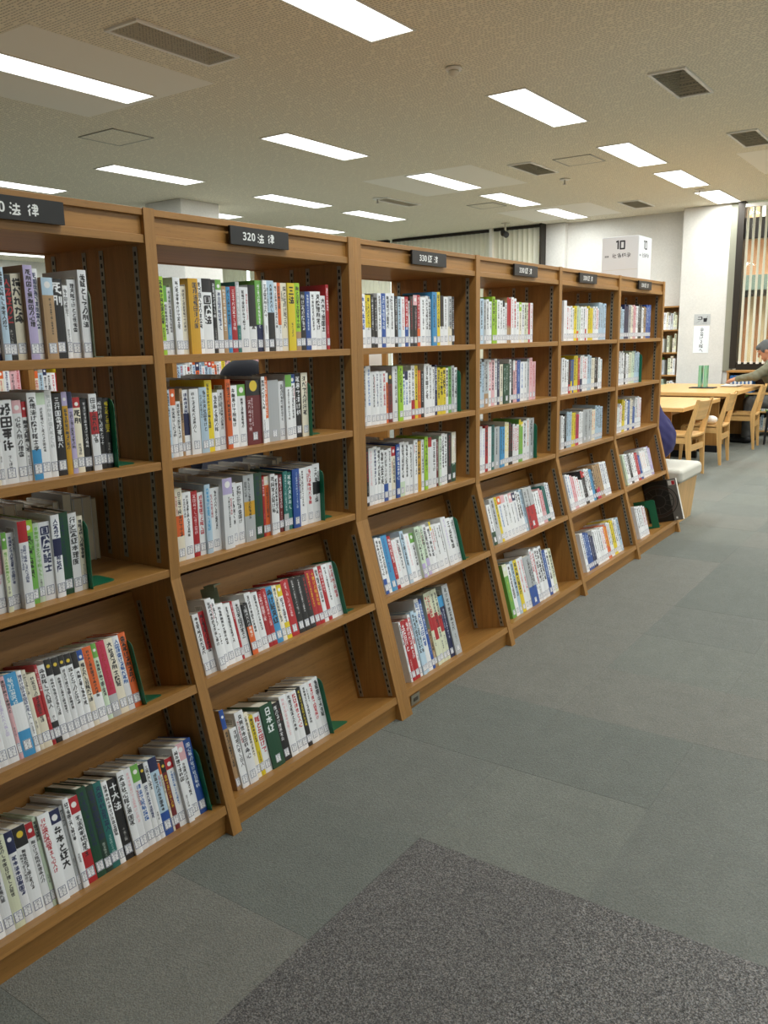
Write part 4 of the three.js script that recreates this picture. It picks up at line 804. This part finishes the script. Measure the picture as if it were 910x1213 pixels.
function chair(label, x, z, turn) {
  const c = thing('chair', label, 'chair', [x, 0, z], turn, 'wooden chairs at the reading tables'), P = chairParts;
  put('seat', P.seat, M.oakPale, c); put('backrest', P.back, M.oakPale, c);
  for (const s of [1, -1]) { put('leg', P['rear' + s], M.oakPale, c); put('leg', P['front' + s], M.oakPale, c); put('side_rail', P['rail' + s], M.oakPale, c); }
  put('stretcher', P.stretcher, M.oakPale, c); put('front_rail', P.frontRail, M.oakPale, c);
  return c;
}
chair('pale wooden chair nearest the bookcase, drawn in under the near table end', -0.365, -8.58, rad(-3));
chair('pale wooden chair with a small white thing on its seat', -0.345, -9.63, rad(2));
chair('pale wooden chair pushed under the far table beside the reading man', -0.315, -11.1, rad(4));
chair('pale wooden chair on the far side of the nearer table', -1.86, -9.42, Math.PI);
chair('pale wooden chair on the far side of the table by the window', -1.86, -11.2, Math.PI);
{
  const w = thing('folded_cloth', 'small rounded white cloth lying on a chair seat', 'cloth', [-0.5, 0.43, -9.62]);
  const s = new THREE.SphereGeometry(1, 18, 12); s.scale(0.07, 0.045, 0.06); s.translate(0, 0.04, 0);
  put('cloth', s, M.white, w);
  // a clear green stand on a dark tray, an open book
  const k = thing('book_stand', 'two upright translucent green plates on a dark tray on the table', 'stand', [-0.98, 0.7205, -11.1]);
  put('tray', bx(0.3, 0.012, 0.2, 0, 0.006, 0, 0.003), M.black, k);
  const gm = new THREE.MeshPhysicalMaterial({ color: 0x9fd8b8, transmission: 0.5, thickness: 0.004, roughness: 0.15, ior: 1.49 });
  for (const x of [-0.035, 0.03]) put('plate', bx(0.035, 0.27, 0.10, x, 0.1475, 0, 0.002), gm, k);
}
// ------------------------------------------------------------------ bench at the end of the bookcase
{
  const b = thing('bench', 'box bench with an off-white cushion at the end of the bookcase', 'bench', [-0.2, 0, -6.42]);
  const g = prism([[-0.3, 0.0], [0.30, 0.0], [0.335, 0.33], [-0.335, 0.33]], 0.5, 0.003); g.translate(0, 0, 0.25);
  put('base', metric(g, 0), M.oakPale, b);
  const linen = new THREE.MeshStandardMaterial({ roughness: 0.95, map: dataTex(128, 128, (u, v, x, y) => { const k = 1 + 0.08 * (lat(x, y, 128, 128) - 0.5) + ((x + y) % 2 ? 0.03 : -0.03); return [206 * k, 203 * k, 192 * k]; }, true, [10, 10]) });
  put('cushion', bx(0.73, 0.105, 0.56, 0, 0.383, 0, 0.032), linen, b);
}
// ------------------------------------------------------------------ notices on the pillar
{
  const m = canvasTex(256, 256, (c, w, h) => {
    c.fillStyle = '#b9bcbd'; c.fillRect(0, 0, w, h); for (let i = 0; i < 900; i++) { c.fillStyle = rnd() < 0.5 ? '#aeb1b3' : '#c6c9ca'; c.fillRect(rnd() * w, rnd() * h, 5, 5); }
    c.strokeStyle = '#17181a'; c.lineWidth = 16; c.lineJoin = 'round'; c.beginPath(); c.moveTo(62, 74); c.lineTo(120, 66); c.lineTo(126, 122); c.lineTo(56, 124); c.stroke();
    c.fillStyle = '#17181a'; c.beginPath(); c.moveTo(146, 96); c.lineTo(210, 96); c.lineTo(200, 188); c.lineTo(150, 188); c.fill(); c.strokeStyle = '#8a8d90'; c.lineWidth = 9; c.beginPath(); c.moveTo(40, 206); c.lineTo(110, 140); c.moveTo(196, 88); c.lineTo(216, 44); c.stroke(); c.fillStyle = '#80858a'; c.fillRect(130, 216, 80, 10);
  });
  const a = thing('pictogram_sign', 'small grey pictogram plate on the white pillar above a paper notice', 'sign', [-1.466, 1.592, ZF + 0.003]);
  put('plate', panelBox(0.225, 0.15, 0.006), new THREE.MeshStandardMaterial({ map: m, roughness: 0.4 }), a);
  const t = canvasTex(192, 332, (c, w, h) => { c.fillStyle = '#e9eff4'; c.fillRect(0, 0, w, h); vertical(c, '学習は2階へ', w / 2 + 4, 24, 46, 0.12, '#50545c'); });
  const b = thing('paper_notice', 'white paper notice with vertical writing 学習は2階へ on the pillar', 'notice', [-1.468, 1.312, ZF + 0.002]);
  put('sheet', panelBox(0.218, 0.385, 0.003), new THREE.MeshStandardMaterial({ map: t, roughness: 0.55 }), b);
}
// ------------------------------------------------------------------ blinds and what lies outside the windows
const slatM = new THREE.MeshPhysicalMaterial({ color: 0xe6e4d4, roughness: 0.8, transmission: 0.15, thickness: 0, side: THREE.DoubleSide });
function blind(label, x0, x1, y0, y1, z, pitch, width, angle, weights) {
  const o = thing('vertical_blind', label, 'blind', [(x0 + x1) / 2, 0, z], 0, 'vertical blinds at the windows');
  put('head_rail', bx(x1 - x0, 0.045, 0.05, 0, y1 + 0.022, 0, 0.002), weights ? M.white : M.bronze, o);
  const arc = new THREE.Shape(), n = 6, sag = width * 0.16, pt = (i, t) => new THREE.Vector2((i / n - 0.5) * width, sag * (1 - (2 * i / n - 1) ** 2) + t);
  arc.setFromPoints([...Array(n + 1).keys()].map((i) => pt(i, 0)).concat([...Array(n + 1).keys()].reverse().map((i) => pt(i, 0.0012))));
  const g = new THREE.ExtrudeGeometry(arc, { depth: y1 - y0, bevelEnabled: false }); g.rotateX(-Math.PI / 2); g.translate(0, y0, 0); g.rotateY(angle);
  const wg = bx(width, 0.035, 0.012, 0, y0 - 0.016, 0, 0.002); wg.rotateY(angle); 
  for (let x = x0 + pitch / 2; x < x1; x += pitch) {
    const s = put('slat', g, slatM, o); s.position.x = x - (x0 + x1) / 2;
    if (weights) { const q = put('bottom_weight', wg, M.white, o); q.position.x = x - (x0 + x1) / 2; }
  }
  return o;
}
blind('vertical blind with open pale slats in the right-hand window', -0.94, 0.56, 1.0, 3.06, -12.665, 0.078, 0.05, rad(62), true);
blind('vertical blind with open slats in the window beyond the picture edge', 0.68, 2.1, 1.0, 3.06, -12.665, 0.078, 0.05, rad(62), true);
blind('closed pale green vertical blind beside the white wall, brightest of the three', -4.86, -4.03, 0.9, 3.1, -12.86, 0.088, 0.089, rad(24));
blind('closed vertical blind in the middle of the back windows', -6.9, -4.93, 0.9, 3.1, -12.90, 0.088, 0.089, rad(24));
blind('closed vertical blind at the left of the back windows', -10.4, -6.98, 0.9, 3.1, -12.90, 0.088, 0.089, rad(24));
blind('closed vertical blind farthest left, behind the column', -14.2, -10.5, 0.9, 3.1, -12.90, 0.088, 0.089, rad(24));
struct('trim_3', span(-4.035, -4.0, 0.85, CEIL, -12.8, -12.98, 0.002), M.bronze);
struct('trim_2', span(-4.925, -4.87, 0.85, CEIL, -12.8, -12.95, 0.003), M.white);
{
  const o = thing('neighbouring_building', 'salmon-coloured building with ribbed walls seen through the window', 'building', [0, 0, -17.2]);
  const salmon = new THREE.MeshStandardMaterial({ roughness: 0.9, map: dataTex(256, 256, (u, v) => { const k = 0.97 + 0.06 * vnoise(u * 40, v * 40, 40, 40); return [226 * k, 164 * k, 122 * k]; }, true, [0.5, 0.5]) });
  const greyGreen = new THREE.MeshStandardMaterial({ color: 0x666d60, roughness: 0.8 }), tan = new THREE.MeshStandardMaterial({ color: 0xc2a27c, roughness: 0.85 });
  put('wall', span(-7, 9, -0.2, 9, -0.5, -0.9, 0), salmon, o);
  put('balcony_floor', span(-7, 9, 2.15, 2.42, 0.35, -0.5, 0.01), greyGreen, o);
  put('ledge', span(-7, 9, 2.06, 2.15, 0.25, -0.5, 0.01), M.bronze, o);
  put('plinth', span(-7, 9, -0.2, 0.75, -0.2, -0.5, 0.01), greyGreen, o);
  for (let i = 0; i < 40; i++) put('rib', bx(0.09, 1.3, 0.14, -3 + i * 0.2, 1.41, -0.42, 0.004), tan, o);
  put('rail', [span(-7, 9, 3.95, 4.02, 0.3, 0.24, 0.005), span(-7, 9, 3.35, 3.40, 0.3, 0.24, 0.005)], M.white, o);
  for (let i = 0; i < 44; i++) put('baluster', bx(0.05, 0.6, 0.04, -3 + i * 0.16, 3.67, 0.27, 0), M.white, o);
  put('upper_floor', span(-7, 9, 3.1, 3.34, 0.4, -0.5, 0.01), tan, o);
  const lamp = new THREE.SphereGeometry(0.16, 20, 14); lamp.translate(-1.23, 1.72, 0.1);
  put('globe', lamp, M.white, o); put('globe_arm', span(-1.25, -1.21, 1.70, 1.74, 0.0, -0.5, 0), M.bronze, o);
  struct('outside_ground', span(-20, 14, -0.4, -0.21, ZN - 0.23, -30, 0), new THREE.MeshStandardMaterial({ color: 0x8b8a84, roughness: 0.95 }));
}
// ------------------------------------------------------------------ people
const V = (a) => new THREE.Vector3(...a);
// signed distances joined by a smooth minimum, meshed by marching cubes
function blob(prims, cell, k, ripple = 0, pitch = 1) {
  const lo = new THREE.Vector3(1e9, 1e9, 1e9), hi = lo.clone().negate();
  for (const p of prims) for (const [c, r] of p.r3 ? [[p.c, Math.max(...p.r3)]] : [[p.a, p.ra], [p.b, p.rb]]) { const v = V(c); lo.min(v.clone().subScalar(r)); hi.max(v.clone().addScalar(r)); }
  const mid = lo.clone().add(hi).multiplyScalar(0.5), ext = Math.max(hi.x - lo.x, hi.y - lo.y, hi.z - lo.z) / 2 + 4 * cell;
  const n = Math.ceil(2 * ext / cell), mc = new MarchingCubes(n, M.white, false, false, 400000);
  mc.isolation = 0;
  const half = n / 2;
  const dist = (x, y, z) => {
    let d = 1e9, cut = -1e9;
    for (const p of prims) {
      let e;
      if (p.r3) {
        let dx = x - p.c[0], dy = y - p.c[1], dz = z - p.c[2];
        if (p.tilt) { const c = Math.cos(-p.tilt), s = Math.sin(-p.tilt), t = dx * c - dy * s; dy = dx * s + dy * c; dx = t; }
        const [a, b, c] = p.r3, k0 = Math.hypot(dx / a, dy / b, dz / c), k1 = Math.hypot(dx / a / a, dy / b / b, dz / c / c);
        e = k1 > 1e-9 ? k0 * (k0 - 1) / k1 : -Math.min(a, b, c);
      } else {
        const bx_ = p.b[0] - p.a[0], by = p.b[1] - p.a[1], bz = p.b[2] - p.a[2], px = x - p.a[0], py = y - p.a[1], pz = z - p.a[2];
        const h = Math.max(0, Math.min(1, (px * bx_ + py * by + pz * bz) / (bx_ * bx_ + by * by + bz * bz + 1e-12)));
        e = Math.hypot(px - bx_ * h, py - by * h, pz - bz * h) - (p.ra + (p.rb - p.ra) * h);
      }
      if (p.cut) { cut = Math.max(cut, -e); continue; }
      const kk = p.k ?? k, m = Math.max(kk - Math.abs(d - e), 0) / kk;
      d = Math.min(d, e) - m * m * kk * 0.25;
    }
    return Math.max(d, cut) + (ripple ? ripple * Math.sin(pitch * (x * 310 + 140 * y)) * Math.sin(pitch * (z * 290 - 120 * y)) * Math.sin(pitch * (y * 260 + z * 60 + x * 90)) : 0);
  };
  for (let z = 0; z < n; z++) for (let y = 0; y < n; y++) for (let x = 0; x < n; x++) mc.field[x + y * n + z * n * n] = -dist(mid.x + (x - half) / half * ext, mid.y + (y - half) / half * ext, mid.z + (z - half) / half * ext);
  mc.update();
  const c = mc.count, pos = new Float32Array(c * 3), nor = new Float32Array(c * 3);
  for (let i = 0; i < c * 3; i += 3) {
    pos[i] = mid.x + mc.positionArray[i] * ext; pos[i + 1] = mid.y + mc.positionArray[i + 1] * ext; pos[i + 2] = mid.z + mc.positionArray[i + 2] * ext;
    const e = cell * 0.5, [x, y, z] = [pos[i], pos[i + 1], pos[i + 2]];
    const g = V([dist(x + e, y, z) - dist(x - e, y, z), dist(x, y + e, z) - dist(x, y - e, z), dist(x, y, z + e) - dist(x, y, z - e)]).normalize();
    nor[i] = g.x; nor[i + 1] = g.y; nor[i + 2] = g.z;
  }
  const g = new THREE.BufferGeometry();
  g.setAttribute('position', new THREE.BufferAttribute(pos, 3)); g.setAttribute('normal', new THREE.BufferAttribute(nor, 3)); g.setAttribute('uv', new THREE.BufferAttribute(new Float32Array(c * 2), 2));
  return g;
}
const cap = (a, b, ra, rb, k) => ({ a, b, ra, rb, k }), ell = (c, r3, tilt, k) => ({ c, r3, tilt, k });
const cloth = (r, g, b) => new THREE.MeshStandardMaterial({ roughness: 0.95, color: new THREE.Color(`rgb(${r},${g},${b})`) });
const SKIN = new THREE.MeshStandardMaterial({ color: 0xb98264, roughness: 0.6 });
// a head facing -x about the origin at its centre, nodding by "nod" about z (positive looks down)
function head(at, nod, fringe) {
  const R = (p) => { const c = Math.cos(nod), s = Math.sin(nod); return [at[0] + p[0] * c - p[1] * s, at[1] + p[0] * s + p[1] * c, at[2] + p[2]]; };
  const skin = [ell(R([0.01, 0.02, 0]), [0.093, 0.098, 0.074], nod), ell(R([-0.03, -0.055, 0]), [0.055, 0.062, 0.056], nod), cap(R([-0.075, -0.1, 0]), R([-0.06, -0.085, 0]), 0.018, 0.024), cap(R([-0.088, 0.02, 0]), R([-0.112, -0.022, 0]), 0.008, 0.014, 0.012), cap(R([-0.09, -0.056, -0.018]), R([-0.09, -0.056, 0.018]), 0.007, 0.007, 0.01), cap(R([-0.089, -0.07, -0.014]), R([-0.089, -0.07, 0.014]), 0.008, 0.008, 0.01), cap(R([-0.082, 0.032, -0.05]), R([-0.086, 0.034, 0.05]), 0.008, 0.008, 0.012)];
  for (const s of [1, -1]) skin.push(ell(R([0.012, -0.008, s * 0.076]), [0.018, 0.033, 0.008], nod, 0.006), ell(R([-0.078, 0.012, s * 0.03]), [0.012, 0.01, 0.014], nod, 0.008));
  const hair = [ell(R([0.022, 0.033, 0]), [0.096, 0.093, 0.079], nod), ell(R([-0.045, 0.072, 0]), [0.05, 0.04, 0.062], nod), ell(R([0.07, -0.03, 0]), [0.045, 0.06, 0.06], nod)];
  for (const s of [1, -1]) { hair.push(ell(R([0.0, 0.012, s * 0.066]), [0.04, 0.035, 0.016], nod)); hair.push({ ...ell(R([-0.105, -0.01, s * 0.03]), [0.06, 0.075, 0.06], nod), cut: true }); hair.push({ ...ell(R([0.0, -0.045, s * 0.085]), [0.035, 0.05, 0.03], nod), cut: true }); }
  return { skin, hair };
}
function hand(w, dir, palmDown, curl, side) {                       // wrist, unit direction, back-of-hand direction
  const d = V(dir).normalize(), up = V(palmDown).normalize(), ac = new THREE.Vector3().crossVectors(d, up).normalize().multiplyScalar(side), P = (a, b, c) => V(w).addScaledVector(d, a).addScaledVector(ac, b).addScaledVector(up, c).toArray();
  const out = [cap(P(0, 0, 0), P(0.035, 0, 0), 0.023, 0.026, 0.02), cap(P(0.035, -0.022, 0), P(0.088, -0.03, 0), 0.015, 0.013, 0.02), cap(P(0.035, 0.0, 0), P(0.092, 0, 0.003), 0.017, 0.013, 0.02), cap(P(0.035, 0.022, 0), P(0.086, 0.028, 0), 0.015, 0.012, 0.02)];
  [[-0.033, 0.068, 0], [-0.011, 0.08, 0.004], [0.011, 0.074, 0.003], [0.031, 0.058, 0]].forEach(([b, l, u]) => {
    const p = P(0.088, b, u), q = P(0.088 + l * 0.5, b * 1.08, u - l * curl * 0.3), r = P(0.088 + l * 0.5 + l * 0.42 * (1 - curl * 0.5), b * 1.1, u - l * curl * 0.85);
    out.push(cap(p, q, 0.0092, 0.0085, 0.004), cap(q, r, 0.0085, 0.0072, 0.004));
  });
  out.push(cap(P(0.02, -0.028, -0.004), P(0.055, -0.055, -0.012), 0.013, 0.0105, 0.008), cap(P(0.055, -0.055, -0.012), P(0.088, -0.058, -0.02), 0.0105, 0.0085, 0.004));
  return out;
}
// a seated person facing -x; base at the floor under the hips
function seated(label, pos, turn, o) {
  const p = thing('person', label, 'person', pos, turn);
  const { seat = 0.46, lean = 0.3, nod = 0.5, top, legs, hair, wrists, elbows, knee = 0.44, reach = 0.26 } = o;
  const hip = [0, seat + 0.09, 0], chest = [-Math.sin(lean) * 0.36, seat + 0.09 + Math.cos(lean) * 0.36, 0], neck = [-Math.sin(lean) * 0.5, seat + 0.09 + Math.cos(lean) * 0.5, 0];
  const hd = [neck[0] - 0.05 - 0.03, neck[1] + 0.145, 0], S = (s) => [chest[0] - 0.015, chest[1] + 0.085, s * 0.185];
  const h = head(hd, nod);
  const body = [cap(hip, chest, 0.13, 0.13), cap(chest, neck, 0.12, 0.058), cap(neck, [hd[0] + 0.03, hd[1] - 0.05, 0], 0.055, 0.054)], coat = [], trousers = [], handsP = [];
  coat.push(ell([hip[0] + 0.01, hip[1] + 0.03, 0], [0.145, 0.15, 0.185]), cap([chest[0], chest[1], -0.06], [chest[0], chest[1], 0.06], 0.145, 0.145, 0.1), cap(hip, chest, 0.15, 0.145, 0.1), cap([neck[0] + 0.02, neck[1] - 0.05, -0.1], [neck[0] + 0.02, neck[1] - 0.05, 0.1], 0.07, 0.07, 0.08), cap([neck[0] + 0.01, neck[1] - 0.01, 0], [neck[0], neck[1] + 0.025, 0], 0.07, 0.066, 0.03));
  for (const [i, s] of [[0, 1], [1, -1]]) {
    const sh = S(s), el = elbows?.[i] ?? [sh[0] - 0.08, sh[1] - 0.27, s * 0.24], wr = wrists?.[i] ?? [el[0] - reach, el[1] - 0.02, s * 0.14];
    coat.push(cap(sh, el, 0.07, 0.056, 0.05), cap(el, wr, 0.056, 0.04, 0.02));
    body.push(cap(sh, el, 0.045, 0.04), cap(el, wr, 0.038, 0.026));
    const d = V(wr).sub(V(el)).normalize();
    handsP.push(hand(wr, d.toArray(), [0.1, 1, 0], 0.55, s));
    const kn = [-knee, seat + 0.055, s * 0.13], an = [-knee - 0.02, 0.09, s * 0.13];
    body.push(cap([hip[0], hip[1] - 0.03, s * 0.09], kn, 0.07, 0.052), cap(kn, an, 0.05, 0.034));
    trousers.push(cap([hip[0] + 0.02, hip[1] - 0.035, s * 0.085], kn, 0.095, 0.07, 0.05), cap(kn, [an[0], an[1] + 0.02, an[2]], 0.068, 0.058, 0.03));
    const foot = blob([cap([an[0] + 0.04, 0.045, an[2]], [an[0] - 0.17, 0.033, an[2]], 0.042, 0.032), cap([an[0], 0.045, an[2]], [an[0], 0.1, an[2]], 0.042, 0.044)], 0.012, 0.03);
    put('shoe', foot, M.black, p);
  }
  put('body', [blob(body, 0.013, 0.04), blob(h.skin, 0.004, 0.03), ...handsP.map((q) => blob(q, 0.0035, 0.01))], SKIN, p);
  put(o.coatName ?? 'jacket', blob(coat, 0.013, 0.06, 0.006, 0.16), top, p);
  put('trousers', blob(trousers, 0.013, 0.06, 0.005, 0.16), legs, p);
  put('hair', blob(h.hair, 0.0045, 0.02, 0.004), hair, p);
  return { p, hd };
}
const greyHair = new THREE.MeshStandardMaterial({ color: 0x56585a, roughness: 0.8 }), blackHair = new THREE.MeshStandardMaterial({ color: 0x1d1a19, roughness: 0.7 });
// the reading man by the window, on a dark stool, his book open before him on the table
{
  const man = seated('grey-haired man in an olive-grey top reading a book at the far table', [-0.095, 0, -11.62], 0, { seat: 0.474, lean: 0.385, nod: 0.55, top: cloth(112, 110, 92), legs: cloth(92, 92, 90), hair: greyHair, coatName: 'sweater', elbows: [[-0.33, 0.86, 0.23], [-0.33, 0.86, -0.23]], wrists: [[-0.56, 0.82, 0.12], [-0.56, 0.82, -0.1]], knee: 0.4 });
  const s = thing('side_chair', 'black-legged chair under the reading man', 'chair', [-0.085, 0, -11.62]);
  put('seat', bx(0.4, 0.035, 0.4, 0, 0.405, 0, 0.012), M.black, s);
  for (const [x, z] of [[-0.17, 0.17], [-0.17, -0.17], [0.17, 0.17], [0.17, -0.17]]) put('leg', taper([x * 1.15, 0, z * 1.1], [x, 0.388, z], 0.022, 0.022, 0.03, 0.03), M.black, s);
  put('backrest', bx(0.025, 0.2, 0.38, 0.2, 0.72, 0, 0.008), M.black, s); put('back_post', [taper([0.185, 0.388, 0.16], [0.2, 0.7, 0.16], 0.025, 0.025, 0.02, 0.02), taper([0.185, 0.388, -0.16], [0.2, 0.7, -0.16], 0.025, 0.025, 0.02, 0.02)], M.black, s);
  const bk = thing('open_book', 'open white book under the hands of the reading man', 'book', [-0.74, 0.7205, -11.55]);
  for (const q of [1, -1]) { const g = bx(0.2, 0.012, 0.15, 0, 0.006, q * 0.077, 0.003); g.rotateX(-q * 0.04); g.translate(0, 0.0032, 0); put('page_block', g, M.white, bk); }
  put('cover', bx(0.21, 0.0025, 0.31, 0, 0.0012, 0, 0), M.bronze, bk);
}
// the person in a blue-violet jacket on the bench, mostly behind the end of the bookcase
seated('person in a blue-violet jacket sitting on the bench behind the bookcase', [-0.165, 0, -6.46], rad(4), { seat: 0.510, lean: 0.42, nod: 0.3, top: cloth(52, 50, 96), legs: cloth(46, 46, 60), hair: blackHair, knee: 0.52 });
// the stooping person in a navy cap in the next aisle, of whom only the cap shows
{
  const x = -1.12, z = -2.98, p = thing('person', 'person in a navy cap seen through the gap over the second shelf', 'person', [x, 0, z], rad(-60));
  const hip = [0.2, 0.72, 0], chest = [-0.02, 1.0, 0], neck = [-0.12, 1.08, 0], hd = [-0.2, 1.165, 0], h = head(hd, 0.35), skin = [cap(hip, chest, 0.13, 0.13), cap(chest, neck, 0.12, 0.06), cap(neck, [hd[0] + 0.03, hd[1] - 0.05, 0], 0.055, 0.054)], coat = [cap(hip, chest, 0.155, 0.15), cap([chest[0], chest[1] + 0.03, -0.11], [chest[0], chest[1] + 0.03, 0.11], 0.1, 0.1), cap(neck, [neck[0] - 0.01, neck[1] + 0.01, 0], 0.07, 0.066, 0.03)], tr = [], hands = [];
  for (const s of [1, -1]) {
    const sh = [chest[0] - 0.02, chest[1] + 0.05, s * 0.19], el = [sh[0] - 0.1, sh[1] - 0.25, s * 0.23], wr = [el[0] - 0.1, el[1] - 0.2, s * 0.18], kn = [-0.03, 0.42, s * 0.11], an = [0.12, 0.09, s * 0.11];
    coat.push(cap(sh, el, 0.068, 0.055, 0.05), cap(el, wr, 0.055, 0.04)); skin.push(cap(sh, el, 0.045, 0.04), cap(el, wr, 0.038, 0.026), cap([hip[0], hip[1], s * 0.09], kn, 0.07, 0.05), cap(kn, an, 0.05, 0.034));
    hands.push(blob(hand(wr, [-0.35, -0.9, 0], [-0.9, 0.3, 0], 0.4, s), 0.0035, 0.01)); tr.push(cap([hip[0], hip[1], s * 0.085], kn, 0.1, 0.068, 0.05), cap(kn, [an[0], an[1] + 0.02, an[2]], 0.066, 0.056));
    put('shoe', blob([cap([an[0] + 0.04, 0.045, an[2]], [an[0] - 0.17, 0.033, an[2]], 0.042, 0.032), cap([an[0], 0.045, an[2]], [an[0], 0.1, an[2]], 0.042, 0.044)], 0.012, 0.03), M.black, p);
  }
  put('body', [blob(skin, 0.013, 0.04), blob(h.skin, 0.004, 0.03), ...hands], SKIN, p);
  put('jacket', blob(coat, 0.013, 0.06), cloth(38, 42, 58), p); put('trousers', blob(tr, 0.013, 0.06), cloth(40, 40, 44), p); put('hair', blob(h.hair, 0.0045, 0.02, 0.004), blackHair, p);
  const capM = cloth(15, 18, 27), c = put('cap', blob([ell([hd[0] + 0.005, hd[1] + 0.052, 0], [0.15, 0.105, 0.135], 0.35), { ...ell([hd[0] - 0.02, hd[1] - 0.085, 0], [0.4, 0.1, 0.4]), cut: true }, ], 0.004, 0.01), capM, p);
  const brim = new THREE.CylinderGeometry(0.1, 0.1, 0.004, 24, 1, false, Math.PI, Math.PI); brim.scale(1, 1, 1); brim.rotateZ(0.35); brim.translate(hd[0] - 0.08, hd[1] + 0.02, 0); put('peak', brim, capM, c);
}
console.log('books one by one: ' + nearCount + ', farther books: ' + mass.cover.length);
renderer.render(scene, camera);
